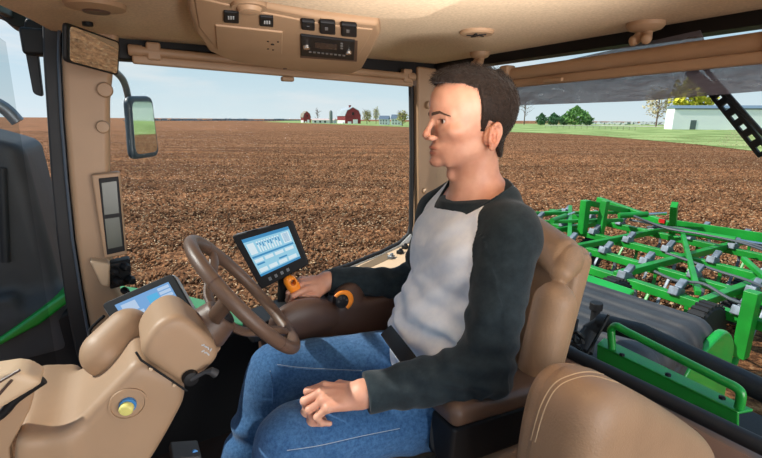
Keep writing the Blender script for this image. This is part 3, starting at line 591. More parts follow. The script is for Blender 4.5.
# roller blinds
def blind(a, b, ra, off, name, label, clothpts=None, clips=(.1, .5, .9)):
    a = np.array(a); b = np.array(b); r = empty(name, tuple((a + b) / 2), label, 'roller blind'); m = MB(); m.tube([a, b], ra, 24); m.build('roller_tube', TAN, r, smooth=True)
    t = (b - a) / np.linalg.norm(b - a); s = np.cross(t, UP); s /= np.linalg.norm(s); u = np.cross(s, t)
    k = MB(); k.prism([a + off + s * .010 * i + u * .013 * j for i, j in ((-1, -1), (1, -1), (1, 1), (-1, 1))], b - a); k.build('bottom_rail', TAN, r, bevel=.006)
    for e, w in ((a, -.012), (b, .012)): k = MB(); k.lathe(e, t * (1 if w > 0 else -1), [(-.03, ra * 1.25), (.004, ra * 1.25), (.008, ra)], 20); k.build('end_cap', TAN, r, smooth=True)
    return r, a, b
A_ = H(131, 50, 1, 1.60); B_ = H(413, 77, 1, 1.60); r, a, b = blind(A_, B_, .013, np.array([0, .004, -.025]), 'roller_blind', 'tan roller blind rolled up over the right side window')
for t in (.06, .97): q = a + (b - a) * t; m = MB(); m.box(q + np.array([0, .004, .002]), (.020, .016, .026)); m.build('bracket', TAN, r, bevel=.006)
q = a + (b - a) * .47; m = MB(); m.box(q + np.array([0, -.012, -.048]), (.022, .012, .008)); m.build('pull_tab', TAN, r, bevel=.005)
A_ = H(500, 75.5, 0, 1.14); B_ = H(790, 37.5, 0, 1.14); r, a, b = blind(A_, B_, .0185, np.array([.006, 0, -.030]), 'roller_blind', 'tan roller blind with grey mesh half drawn over the rear window')
q = a + (b - a) * .055 + np.array([-.01, 0, .0]); m = MB(); m.box(q, (.02, .018, .026)); m.build('bracket', TAN, r, bevel=.006)
q = H(553, 80, 0, 1.128); m = MB(); m.box(q, (.006, .035, .006)); m.build('pull_tab', TAN, r, bevel=.004)
def mesh_cloth():
    m = bpy.data.materials.new('grey_mesh_cloth'); m.use_nodes = True; t = m.node_tree; b = t.nodes['Principled BSDF']; N = t.nodes.new; L = t.links.new
    b.inputs['Base Color'].default_value = lin((122, 122, 138)); b.inputs['Roughness'].default_value = .8
    g = N('ShaderNodeNewGeometry'); w = N('ShaderNodeTexNoise'); w.inputs['Scale'].default_value = 60; mp = N('ShaderNodeMapping'); mp.inputs['Scale'].default_value = (1, .35, 2.4); L(g.outputs['Position'], mp.inputs[0]); L(mp.outputs[0], w.inputs['Vector'])
    r = N('ShaderNodeMapRange'); r.inputs[3].default_value = .45; r.inputs[4].default_value = .85; L(w.outputs[0], r.inputs[0])
    tr = N('ShaderNodeBsdfTransparent'); x = N('ShaderNodeMixShader'); L(r.outputs[0], x.inputs[0]); L(tr.outputs[0], x.inputs[1]); L(b.outputs[0], x.inputs[2]); L(x.outputs[0], t.nodes['Material Output'].inputs[0]); return m
MESHC = mesh_cloth()
m = MB(); m.prism([H(502, 84, 0, 1.17), H(800, 50, 0, 1.17), H(800, 88, 0, 1.17), H(640, 101, 0, 1.17), H(502, 106, 0, 1.17)], (.002, 0, 0)); m.build('mesh_cloth', MESHC, r)
m = MB(); m.prism([H(540, 66, 0, 1.17), H(700, 30, 0, 1.17), H(705, 42, 0, 1.17), H(540, 74, 0, 1.17)], (.002, 0, 0)); m.build('mesh_cloth', MESHC, r)

# rear wiper seen through the rear window
wr = empty('rear_wiper', (1.3, .6, 2.9), 'black diagonal rear wiper arm with slotted holes', 'wiper')
def flatbar(a, b, w, th, n=0):
    a = np.array(a); b = np.array(b); t = (b - a) / np.linalg.norm(b - a); nrm = np.array([1.0, 0, 0]); s = np.cross(nrm, t); m = MB(); L_ = np.linalg.norm(b - a)
    if not n: m.prism([a + s * w, b + s * w, b - s * w, a - s * w], nrm * th)
    else:
        for k in (-1, 1): m.prism([a + s * w * k, b + s * w * k, b + s * w * k * .42, a + s * w * k * .42], nrm * th)
        for k in range(n + 1):
            c = a + t * L_ * k / n; m.prism([c - t * .008 + s * w * .5, c + t * .008 + s * w * .5, c + t * .008 - s * w * .5, c - t * .008 - s * w * .5], nrm * th)
    return m
flatbar(H(688, 70, 0, 1.26), H(718, 96, 0, 1.26), .012, .01).build('arm', BLACK, wr, bevel=.002)
flatbar(H(714, 92, 0, 1.26), H(764, 154, 0, 1.26), .0135, .01, 6).build('arm', BLACK, wr)
flatbar(H(702, 66, 0, 1.262), H(764, 136, 0, 1.262), .004, .008).build('blade', RUBB, wr)
# front wiper unit seen through the windscreen
fw = empty('front_wiper', (-.33, 1.5, 3.0), 'black wiper motor and blade hanging outside the windscreen corner', 'wiper')
m = MB(); m.tube(spline([H(31, 30, 1, 1.66), H(26, 38, 1, 1.66), H(27, 47, 1, 1.66), H(38, 46, 1, 1.66)], 6), .007, 8); m.build('linkage', BLACK, fw, smooth=True)
m = MB(); m.box(H(38, 34, 1, 1.68), (.030, .03, .03), rot('Y', .3)); m.build('motor', BLACK, fw, bevel=.008)
m = MB(); m.prism(roundpoly([H(x, y, 1, 1.68) for x, y in ((24, 46), (37, 45), (43, 97), (33, 94))], .02, 4), (0, .03, 0)); m.build('blade', RUBB, fw, bevel=.006)
vs = MB(); vs.prism(roundpoly([H(x, y, 1, 1.75) for x, y in ((-60, -10), (22, 12), (30, 24), (20, 28), (8, 24), (-4, 12), (-60, 4))], .02, 3), (0, .12, 0)); tagm(vs, 'work_light', BLACK, 'black work light housing outside the top of the windscreen', 'light', bevel=.01)

# mirrors
def mirror_plane(px, py, Y, rdir, pix):
    """corners of a mirror whose surface sends the eye's line on towards rdir"""
    c = H(px, py, 1, Y); d = ray(px, py); d /= np.linalg.norm(d); r = np.array(rdir, float); r /= np.linalg.norm(r); n = r - d; n /= np.linalg.norm(n)
    out = []
    for x, y in pix: q = ray(x, y); out.append(CAM + q * (np.dot(c - CAM, n) / np.dot(q, n)))
    return out, n
im = empty('rear_view_mirror', tuple(H(92, 50, 1, 1.40)), 'black framed rectangular mirror hung from the headliner corner', 'mirror')
Mc, nrm = mirror_plane(92, 50, 1.36, (1, .62, -.13), [(66, 22), (121, 42), (119, 76), (66, 62)])
cc = sum(Mc) / 4
m = MB(); m.prism(roundpoly(Mc, .014, 4), -nrm * .011); m.build('housing', BLACK, im, bevel=.005)
mg = mat('mirror_glass', (225, 232, 228), .03, 1.0)
m = MB(); m.prism(roundpoly([cc + (q - cc) * .89 + nrm * .001 for q in Mc], .010, 4), -nrm * .004); m.build('glass', mg, im)
m = MB(); q = H(88, 26, 1, 1.41); m.tube([q, q + np.array([.0, 0, .05]), (q[0], q[1], 3.085)], [.012, .012, .026], 14); m.build('stem', BLACK, im, smooth=True)
em = empty('side_mirror', tuple(H(145, 128, 1, 1.95)), 'blue grey framed side mirror on a bent arm outside the window', 'mirror')
Mc, nrm = mirror_plane(145, 128, 1.95, (1, .45, -.03), [(129, 96), (153, 96), (160, 156), (134, 160)]); cc = sum(Mc) / 4
m = MB(); m.prism(roundpoly(Mc, .035, 6), -nrm * .028); m.build('housing', mat('mirror_blue_grey', (52, 68, 80), .4), em, bevel=.010)
m = MB(); m.prism(roundpoly([cc + (q - cc) * .84 + nrm * .001 for q in Mc], .028, 5), -nrm * .004); m.build('glass', mg, em)
m = MB(); P = spline([H(108, 66, 1, 1.68), H(119, 75, 1, 1.80), H(124, 82, 1, 1.85), H(127, 92, 1, 1.93), H(129, 105, 1, 1.99), H(133, 150, 1, 1.99)], 6); m.tube(P, .0115, 12); m.build('arm', mat('mirror_arm_grey', (108, 124, 130), .4, .3), em, smooth=True)

# post display
pd = empty('post_display', tuple(H(110, 215, 1, 1.55)), 'narrow dark two-part display in a tan frame on the front post', 'display')
slab([(91, 175), (120, 172), (127, 255), (104, 259)], 1, 1.545, .05).build('frame', TAN, pd, bevel=.006)
slab([(98.5, 178.5), (118.5, 176.5), (125, 251), (107, 255)], 1, 1.542, .01).build('bezel', BLACK, pd, bevel=.002)
scr = mat('dim_lcd', (88, 94, 86), .25, spec=.6); slab([(101.5, 183), (116.5, 181), (119, 213), (104.5, 215)], 1, 1.5405, .003).build('screen', scr, pd); slab([(104.7, 219), (119.3, 217), (122.5, 246), (108, 249)], 1, 1.5405, .003).build('screen', scr, pd)
# bracket with connectors under it
cb = empty('connector_bracket', tuple(H(115, 275, 1, 1.55)), 'tan bracket holding black knobs and sockets below the post display', 'bracket')
slab([(89, 261), (110, 264), (110, 288), (101, 286)], 1, 1.53, .06).build('bracket', TAN2, cb, bevel=.008)
slab([(108, 264), (130, 259), (132, 284), (110, 290)], 1, 1.55, .05).build('plate', BLACK, cb, bevel=.006)
for px, py, rr in ((113, 270, .012), (124, 266, .013), (116, 280, .014), (129, 279, .014), (124, 290, .011)):
    c = H(px, py, 1, 1.55); m = MB(); m.lathe(c, (.3, -1, 0), [(0, rr), (.016, rr), (.020, rr * .8), (.034, rr * .7), (.036, rr * .4)], 18); m.build('knob', BLACK, cb, bevel=.001)

# overhead console
oc = empty('overhead_console', (.5, 1.4, 3.05), 'tan overhead console with radio and switches above the side window', 'overhead console')
K = dict(tl=H(190, 2, 1, 1.28), tr=H(381, 26, 1, 1.40), br=H(357, 71, 1, 1.50), bl=H(222, 57, 1, 1.50))
TLp, TRp, BRp = H(190, -4, 2, 3.060), H(381, 26, 2, 3.060), H(340, 74, 1, 1.46)
ux = TRp - TLp; ux[2] = ux[2]; n0 = np.cross(TRp - TLp, BRp - TLp); n0 /= np.linalg.norm(n0); n0 = n0 if np.dot(n0, CAM - TLp) > 0 else -n0
def on(px, py, lift=0.):
    """the point of the console's front face seen at that photo pixel"""
    q = ray(px, py); t = np.dot(TLp + n0 * lift - CAM, n0) / np.dot(q, n0); return CAM + q * t
OUT = [(187, -6), (188, 10), (196, 34), (209, 52), (232, 62), (290, 71), (350, 75), (362, 70), (372, 52), (381, 34), (379, 25), (330, 20), (262, 6), (240, -6)]
def onp(pix, lift, th): m = MB(); m.prism([on(x, y, lift) for x, y in pix], -n0 * th); return m
onp(OUT, 0, .06).build('housing', TAN, oc, bevel=.010, seg=3)
cx0, cy0 = 285, 36
onp([(cx0 + (x - cx0) * 1.0, cy0 + (y - cy0) * 1.0) for x, y in [(194, -2), (199, 28), (212, 44), (235, 53), (290, 61), (345, 65), (356, 60), (366, 44), (373, 30), (330, 26), (262, 13)]], .003, .01).build('fascia', TAN, oc, bevel=.003)
dr = onp([(215, 26), (283, 33), (282, 55), (217, 50)], .007, .01).build('storage_door', TAN, oc, bevel=.003)
for x, y, rr in ((272.5, 44.5, .006), (268, 41.5, .003), (278, 42, .003), (268, 49, .003), (273, 50, .003)): m = MB(); m.lathe(on(x, y, .008), n0, [(-.002, rr * .7), (.001, rr * .7)], 14); m.build('slot', BLACK, dr)
for a in ((224, 12.5, 239, 24), (260, 17, 273.5, 27.5)):
    x0, y0, x1, y1 = a; s_ = onp([(x0, y0), (x1, y0 + 1), (x1, y1), (x0, y1 - 1)], .008, .01).build('switch', BLACK, oc, bevel=.002)
    for k in range(3): onp([(x0 + 4 + k * 2.4, y0 + 4), (x0 + 5.4 + k * 2.4, y0 + 4.2), (x0 + 5.4 + k * 2.4, y0 + 7.2), (x0 + 4 + k * 2.4, y0 + 7)], .0086, .001).build('symbol', LGREY, s_)
for a in ((301.5, 22, 315, 31.5), (320, 23, 335.5, 35.5), (341.5, 25.5, 357, 38)):
    x0, y0, x1, y1 = a; s_ = onp([(x0, y0), (x1, y0 + 1.3), (x1, y1), (x0, y1 - 1.3)], .009, .01).build('switch', BLACK, oc, bevel=.003)
    onp([(x0 + 5, y0 + 4.5), (x0 + 8, y0 + 4.8), (x0 + 8, y1 - 5), (x0 + 5, y1 - 5)], .0096, .001).build('symbol', GREY, s_)
onp([(300, 34.5), (358, 41), (357, 62), (300, 58)], .004, .02).build('radio_recess', DBROWN, oc, bevel=.002)
rd = onp([(301, 36), (355, 42), (354, 60.5), (301, 56)], .009, .02).build('radio', BLACK, oc, bevel=.002)
onp([(315, 42), (337, 44.5), (337, 50), (315, 48)], .0096, .001).build('display', mat('radio_display', (16, 26, 34), .15), rd)
for x, y, r0_ in ((306.5, 46, .009), (348.5, 51.5, .009)): m = MB(); m.lathe(on(x, y, .009), n0, [(0, r0_), (.007, r0_ * .9), (.008, r0_ * .5)], 20); m.build('knob', CHROME, rd, smooth=True)
for k in range(9): onp([(309 + k * 4.2, 51.4 + k * .45), (311.5 + k * 4.2, 51.7 + k * .45), (311.5 + k * 4.2, 53 + k * .45), (309 + k * 4.2, 52.7 + k * .45)], .0098, .001).build('button', GREY, rd)
for k in range(3): onp([(340.5, 43 + k * 2.4), (343, 43.3 + k * 2.4), (343, 44.6 + k * 2.4), (340.5, 44.3 + k * 2.4)], .0098, .001).build('button', GREY, rd)
m = MB(); q = on(249, 5, .0); m.lathe(q, n0 * .7 + np.array([0, 0, -.6]), [(-.006, .034), (.006, .033), (.006, .024), (.013, .020), (.015, .01)], 32); m.build('lamp', TAN, oc, smooth=True)
m = MB(); m.lathe(on(285, 68.5, .0), n0, [(0, .006), (.002, .006)], 12); m.build('microphone', DBROWN, oc)

# side tray below the right window
tr = empty('side_tray', (.95, 1.6, 2.24), 'cream plastic tray with cup holder along the right window sill', 'tray')
zt = 2.262
T0, T1 = H(325, 277, 1, 1.64), H(412, 241, 1, 1.64); TN = np.cross(T1 - T0, np.array([0, 1.0, 0])); TN /= np.linalg.norm(TN); TN = TN if TN[2] > 0 else -TN
def onT(px, py, l=0.): q = ray(px, py); return CAM + q * (np.dot(T0 + TN * l - CAM, TN) / np.dot(q, TN))
def traytop():
    m = MB(); m.prism([onT(x, y) for x, y in ((318, 281), (350, 268), (382, 255), (413, 241), (417, 252), (414, 268), (395, 279), (345, 297), (322, 292))], -TN * .09); m.build('body', TAN2, tr, bevel=.006)
    m = MB(); m.prism(roundpoly([onT(x, y, .001) for x, y in ((359, 266), (387, 253), (391, 258), (363, 271))], .006, 3), -TN * .004); m.build('recess', mat('shaded_recess', (120, 98, 70), .6), tr)  # shade of the hollow put into a darker flat plate, cup holder too
    c = onT(347, 273, .001); m = MB(); m.lathe(c, TN, [(-.002, .036), (.003, .036), (.003, .031), (-.001, .030)], 28); m.build('cup_holder_rim', TAN2, tr, smooth=True)
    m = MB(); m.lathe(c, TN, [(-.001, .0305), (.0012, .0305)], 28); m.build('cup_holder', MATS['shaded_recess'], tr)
    for px, py in ((391, 257), (400, 252), (405, 247)):
        c = onT(px, py, .006); m = MB(); m.box(c, (.012, .012, .008), rot('Z', .4)); m.box(c + np.array([.004, 0, .010]), (.006, .006, .006)); m.build('switch', BLACK if px > 395 else GREY, tr, bevel=.003)
traytop()

# ------------------------------------------------------------------ monitors
def lcd(name, cols, base):
    m = bpy.data.materials.new(name); m.use_nodes = True; b = m.node_tree.nodes['Principled BSDF']; b.inputs['Base Color'].default_value = lin(tuple(x * .3 for x in base)); b.inputs['Emission Color'].default_value = lin(base); b.inputs['Emission Strength'].default_value = .9; b.inputs['Roughness'].default_value = .2; return m
S1 = lcd('screen_blue', 0, (150, 205, 228)); S2 = lcd('screen_white', 0, (214, 232, 240)); S3 = lcd('screen_deep_blue', 0, (64, 140, 190)); S4 = lcd('screen_periwinkle', 0, (120, 166, 216)); S5 = lcd('screen_pale', 0, (182, 204, 230)); S6 = lcd('screen_sky', 0, (90, 178, 224))
class Pane:
    """a tablet-like monitor from its four front corners; uv() gives points on its face"""
    def __init__(s, c, lift=.0):
        s.c = [np.array(q, float) for q in c]; s.n = np.cross(s.c[1] - s.c[0], s.c[3] - s.c[0]); s.n /= np.linalg.norm(s.n)
        if np.dot(s.n, CAM - s.c[0]) < 0: s.n = -s.n
        s.c[2] = s.c[2] - s.n * np.dot(s.c[2] - s.c[0], s.n)
    def uv(s, u, v, l=0.): a, b, c, d = s.c; return (a * (1 - u) + b * u) * (1 - v) + (d * (1 - u) + c * u) * v + s.n * l
    def rect(s, m, u0, v0, u1, v1, l, th=.0008): m.prism([s.uv(u0, v0, l), s.uv(u1, v0, l), s.uv(u1, v1, l), s.uv(u0, v1, l)], -s.n * th); return m
mo = empty('armrest_monitor', tuple(H(270, 255, 1, 1.25)), 'black touchscreen with pale blue tables on the armrest console', 'monitor')
P1 = Pane([H(230, 236, 0, .292), H(292, 219, 0, .440), H(309, 266, 0, .455), H(260, 291, 0, .315)])
P1 = Pane([H(231, 236, 1, 1.26), H(292, 219.5, 1, 1.19), H(309, 265, 1, 1.15), H(261, 290, 1, 1.21)])
m = MB(); m.prism(roundpoly([P1.uv(*q) for q in ((0, 0), (1, 0), (1, 1), (0, 1))], .010, 4), -P1.n * .012); m.build('bezel', BLACK, mo, bevel=.004)
m = MB(); m.prism(roundpoly([P1.uv(u, v, -.012) for u, v in ((-.01, 0), (.97, .02), (.97, .98), (-.01, .98))], .012, 4), -P1.n * .03); m.build('back_shell', GREY, mo, bevel=.006)
m = MB(); P1.rect(m, .12, .11, .90, .80, .0012); sc = m.build('screen', S1, mo)
m = MB(); P1.rect(m, .12, .11, .90, .17, .0018); P1.rect(m, .14, .44, .88, .475, .0018); P1.rect(m, .12, .76, .90, .80, .0018); P1.rect(m, .16, .58, .30, .61, .002); P1.rect(m, .55, .62, .70, .65, .002); m.build('menu_bar', S3, sc)
m = MB()
for k in range(9): P1.rect(m, .31 + k * .045, .21 + .0, .335 + k * .045, .41, .0018)
P1.rect(m, .15, .21, .27, .41, .0018); P1.rect(m, .74, .20, .87, .41, .0018)
for k in range(4): P1.rect(m, .15 + k * .185, .50, .30 + k * .185, .56, .0018); P1.rect(m, .15 + k * .185, .67, .30 + k * .185, .74, .0018)
m.build('table', S2, sc)
m = MB()
for k in range(9): P1.rect(m, .312 + k * .045, .24, .333 + k * .045, .27 + .03 * (k % 3), .0022)
for k in range(8): P1.rect(m, .76, .22 + k * .022, .85, .228 + k * .022, .0022)
m.build('table_text', S3, sc)
m = MB()
for k in range(4): P1.rect(m, .22 + k * .12, .87, .27 + k * .12, .93, .002, .003)
m.build('button', GREY, mo)
m = MB(); q = P1.uv(.5, .95, -.035); m.tube([q + UP * .02, q + np.array([.0, .03, -.10])], .020, 14); m.build('mount', BLACK, mo, smooth=True)

mo = empty('dash_monitor', tuple(H(145, 300, 1, 1.25)), 'silver edged touchscreen with blue screen behind the steering column', 'monitor')
P2 = Pane([H(101, 304, 1, 1.30), H(172, 273, 1, 1.26), H(198, 318, 1, 1.16), H(128, 345, 1, 1.20)])
m = MB(); m.prism(roundpoly([P2.uv(*q) for q in ((0, 0), (1, 0), (1, 1), (0, 1))], .014, 4), -P2.n * .010); m.build('bezel', BLACK, mo, bevel=.003)
m = MB(); m.prism(roundpoly([P2.uv(u, v, -.008) for u, v in ((-.025, -.03), (1.01, -.03), (1.01, 1.02), (-.025, 1.02))], .016, 5), -P2.n * .03); m.build('back_shell', LGREY, mo, bevel=.008)
m = MB(); P2.rect(m, .14, .14, .90, .92, .0012); sc = m.build('screen', S4, mo)
m = MB(); P2.rect(m, .20, .20, .40, .40, .0018); P2.rect(m, .22, .44, .44, .80, .0018); m.build('tile', S5, sc)
m = MB(); P2.rect(m, .55, .24, .70, .42, .0018); P2.rect(m, .48, .50, .60, .86, .0018); m.build('tile', S6, sc)
m = MB(); 
for k in range(7): P2.rect(m, .72, .18 + k * .085, .88, .24 + k * .085, .0018)
m.build('tile', S5, sc)
m = MB(); m.tube(spline([H(104, 316, 1, 1.3), H(90, 330, 1, 1.32), H(93, 338, 1, 1.30), H(108, 322, 1, 1.28)], 6), .004, 8); m.build('cable', BLACK, mo, smooth=True)
m = MB(); q = P2.uv(.35, .9, -.03); m.tube([q, q + np.array([-.06, .02, -.22])], .02, 12); m.build('mount', BLACK, mo, smooth=True)

# ------------------------------------------------------------------ steering column and wheel
WC = np.array([.215, .9996, 2.4565]); Wn = np.array([cos(.678) * cos(-.121), cos(.678) * sin(-.121), sin(.678)])
Wa = np.cross(Wn, UP); Wa /= np.linalg.norm(Wa); Wb = np.cross(Wn, Wa); WM = np.stack([Wa, Wb, Wn], 1); RW = .166
sw = empty('steering_wheel', tuple(WC), 'dark brown steering wheel with thick rim in front of the driver', 'steering wheel')
m = MB(); m.tube([WC + RW * (cos(t) * Wa + sin(t) * Wb) for t in np.linspace(0, 2 * pi, 96, endpoint=False)], .0148, 20, closed=True); rim = m.build('rim', BROWN, sw, smooth=True)
for t in (.5, 2.2, 3.9, 5.6):
    q = WC + RW * (cos(t) * Wa + sin(t) * Wb); tt = -sin(t) * Wa + cos(t) * Wb; m = MB(); m.tube([q - tt * .0012, q + tt * .0012], .0152, 20); m.build('seam', DBROWN, rim, smooth=True)
hub = WC - Wn * .075
def hubfn(p):
    q = (p - f3(hub)) @ f3(WM); d = cap(q, (0, 0, -.035), (0, 0, .0), .052, .044); d = smax(d, q[:, 2] - .012, .01); return smax(d, -q[:, 2] - .045, .006)
sdf_obj('hub', hubfn, hub - .12, hub + .12, .003, BROWN, sw)
for t in (rad(95), rad(215), rad(335)):
    e = WC + (RW - .004) * (cos(t) * Wa + sin(t) * Wb); d0 = cos(t) * Wa + sin(t) * Wb; P = spline([hub + d0 * .03, hub + d0 * .075 + Wn * .012, e - d0 * .03 - Wn * .012, e], 6); m = MB(); m.tube(P, [.017] * (len(P) - 6) + [.016, .015, .014, .013, .012, .012], 14, flat=.55, up=Wn); m.build('spoke', BROWN, sw, smooth=True)
m = MB(); m.lathe(hub, Wn, [(.008, .032), (.016, .030), (.020, .022), (.021, .0)], 32); m.build('horn_cap', BLACK, sw, smooth=True)

sc_ = empty('steering_column', (.0, .98, 1.7), 'tan plastic steering column and dash housing at lower left', 'steering column')
CY = 1.0
def polybox(p, pts2, y0, y1, r):
    """rounded prism: convex outline (x,z) counter-clockwise, between y0 and y1"""
    n = len(pts2); d = None
    for i in range(n):
        a = np.array(pts2[i]); b = np.array(pts2[(i + 1) % n]); t = (b - a) / np.linalg.norm(b - a); nn = np.array([t[1], -t[0]]); e = (p[:, 0] - a[0]) * nn[0] + (p[:, 2] - a[1]) * nn[1]
        d = e if d is None else smax(d, e, r)
    yy = np.maximum(y0 - p[:, 1], p[:, 1] - y1); return smax(d, yy, r * 1.1)
X2 = lambda px, py, y: (H(px, py, 1, y)[0], H(px, py, 1, y)[2])
nY = .90
col_body = [X2(60, 441, nY), X2(112, 520, nY), X2(150, 470, nY), X2(188, 392, nY), X2(180, 378, nY), X2(137, 362, nY), X2(128, 366, nY)][::1]
def ccw(P):
    a = sum(P[i][0] * P[(i + 1) % len(P)][1] - P[(i + 1) % len(P)][0] * P[i][1] for i in range(len(P))); return P if a > 0 else P[::-1]
def colfn(p):
    d = polybox(p, ccw([X2(59, 443, nY), X2(80, 560, nY), X2(150, 470, nY), X2(189, 396, nY), X2(181, 377, nY), X2(138, 361, nY)]), nY, nY + .24, .022)
    e = polybox(p, ccw([X2(14, 441, nY), X2(6, 560, nY), X2(90, 560, nY), X2(72, 436, nY)]), nY, nY + .30, .018); return smin(d, e, .03)
sdf_obj('housing', colfn, (-.55, .82, 1.75), (.25, 1.42, 2.60), .006, TAN, sc_)
def headfn(p):
    d = polybox(p, ccw([X2(139, 357, nY - .012), X2(188, 390, nY - .012), X2(221, 358, nY - .012), X2(217, 343, nY - .012), X2(183, 315, nY - .012), X2(164, 318, nY - .012), X2(143, 340, nY - .012)]), nY - .012, nY + .13, .018)
    c0 = hub - Wn * .045; return smin(d, smax(cap(p, c0 - Wn * .05, c0, .062, .055), (p - f3(c0)) @ f3(Wn), .004), .025)
sdf_obj('upper_shroud', headfn, (-.08, .82, 2.20), (.28, 1.20, 2.62), .005, TAN, sc_)
def lobefn(p):
    a = H(108, 352, 1, 1.05); b = H(128, 330, 1, 1.08); return smax(cap(p, a, b, .052, .048), -(p[:, 2] - 2.30), .01)
sdf_obj('side_pod', lobefn, (-.25, .9, 2.25), (.15, 1.25, 2.65), .005, TAN, sc_)
c = H(128, 404, 1, nY - .001); m = MB(); m.lathe(c, (0, -1, 0), [(-.004, .033), (.003, .033), (.003, .029), (.0, .028), (.0, .01)], 32); m.build('knob_ring', TAN, sc_, smooth=True)
m = MB(); m.lathe(c, (-.15, -1, -.1), [(0, .015), (.007, .015)], 24); m.build('knob_collar', BLUE, sc_, smooth=True)
m = MB(); m.lathe(c + np.array([-.0015, -.007, -.001]), (-.3, -1, -.15), [(0, .0125), (.010, .0125), (.013, .010), (.013, .0)], 24); m.build('tilt_knob', YELLOW, sc_, bevel=.001)
m = MB(); m.tube([H(x, y, 1, nY - .002) for x, y in ((136, 352), (141, 360), (187, 391))], .0022, 8); m.build('parting_line', BLACK, sc_, smooth=True)
for px, py in ((151, 369), (174, 385)): m = MB(); m.lathe(H(px, py, 1, nY - .001), (0, -1, 0), [(0, .004), (.003, .003)], 12); m.build('screw', TAN2, sc_, smooth=True)
a = H(190, 377, 1, nY - .014); m = MB(); m.lathe(a, (0.1, -1, 0), [(0, .016), (.012, .014), (.014, .006)], 22); lv = m.build('lever_base', BLACK, sc_, smooth=True)
m = MB(); m.tube([a + np.array([0, -.010, 0]), H(205, 372, 1, nY - .03), H(211, 371, 1, nY - .035), H(216, 374, 1, nY - .035)], [.005, .004, .008, .009], 12); m.build('lever', DGREY, lv, smooth=True)
for k in range(7): q = H(203 + (k % 4) * 2.6, 345 + (k // 4) * 6 + (k % 4) * 1.6, 1, nY - .013); m = MB(); m.box(q, (.003, .0012, .0012), rot('Y', k * .7)); m.build('symbol', LGREY, sc_)
# near dash pod at the far left
dp = empty('dash_pod', (-.2, .80, 2.3), 'curved tan dash pod with slots at the left picture edge', 'dash')
def podfn(p):
    d = polybox(p, ccw([X2(-60, 384, .84), X2(22, 372, .84), X2(44, 384, .84), X2(-60, 446, .84)]), .84, .90, .010); return d
sdf_obj('shell', podfn, (-.50, .75, 2.1), (-.06, 1.02, 2.60), .005, TAN2, dp)
for k in range(2): m = MB(); a = H(-4, 384 + k * 14, 1, .838); b = H(20 - k * 8, 370 + k * 10, 1, .838); m.tube([a, b], .0022, 8); m.build('slot', DBROWN, dp)
m = MB(); m.prism([H(x, y, 1, .93) for x, y in ((-60, 420), (4, 414), (36, 386), (30, 410), (10, 448), (14, 520), (-60, 520))], (0, .03, 0)); m.build('side_cover', TAN, dp, bevel=.004)
m = MB(); m.tube(spline([H(-60, 442, 1, .89), H(-4, 418, 1, .89), H(16, 399, 1, .89), H(44, 380, 1, .89)], 6), .008, 10); m.build('dark_gap', BLACK, dp, smooth=True)  # black tube drawn in for the shade of the gap below the shell
# pedals
pd = empty('pedal', (.02, .80, 1.7), 'dark pedal assembly with blue tip on the cab floor', 'pedal')
q = H(185, 452, 1, .95); m = MB(); m.box(q, (.03, .03, .008), rot('Y', .3)); m.build('pad', DGREY, pd, bevel=.004)
m = MB(); m.lathe(H(194, 452, 1, .94), (.3, -1, .3), [(0, .006), (.006, .006)], 12); m.build('tip', BLUE, pd); m = MB(); m.tube([q, (q[0] - .1, q[1] + .05, 1.62)], .01, 8); m.build('arm', BLACK, pd)

# ------------------------------------------------------------------ driver's seat
SY = .885
st = empty('driver_seat', (.7, SY, 1.62), 'tan leather driver seat with winged backrest', 'seat')
def cush(p):
    q = (p - A3(.60, SY, 2.005)) @ f3(rot('Y', rad(-4))); d = rbox(q, (0, 0, 0), (.27, .27, .068), .05); d = smin(d, cap(q, (-.18, -.22, .045), (.2, -.22, .045), .05), .03); d = smin(d, cap(q, (-.18, .22, .045), (.2, .22, .045), .05), .03)
    return d + np.exp(-((np.abs(q[:, 1]) - .15) / .006) ** 2) * .004 * (q[:, 2] > 0)
sdf_obj('cushion', cush, (.25, .55, 1.88), (.95, 1.22, 2.16), .006, LEATH, st)
def back(p):
    q = (p - A3(.96, SY, 2.30)) @ f3(rot('Y', rad(13))); d = rbox(q, (0, 0, 0), (.045, .20, .24), .04); s = np.stack([p[:, 0], np.abs(p[:, 1] - SY), p[:, 2]], 1)
    d = smin(d, cap(s, (.805, .220, 2.13), (.868, .218, 2.425), .050, .050), .04)
    d = np.minimum(d, smin(cap(s, (1.0, 0, 2.535), (.955, .155, 2.515), .056, .050), cap(s, (.95, .17, 2.50), (.905, .20, 2.49), .04, .03), .03))
    return d + np.exp(-((s[:, 1] - .185) / .005) ** 2) * .004
sdf_obj('backrest', back, (.78, .55, 1.98), (1.14, 1.22, 2.74), .006, LEATH, st)
m = MB(); m.box((.66, SY, 1.86), (.2, .2, .07)); m.build('suspension', BLACK, st, bevel=.02); m = MB(); m.box((.66, SY, 1.70), (.24, .22, .09)); m.build('pedestal', DGREY, st, bevel=.03)
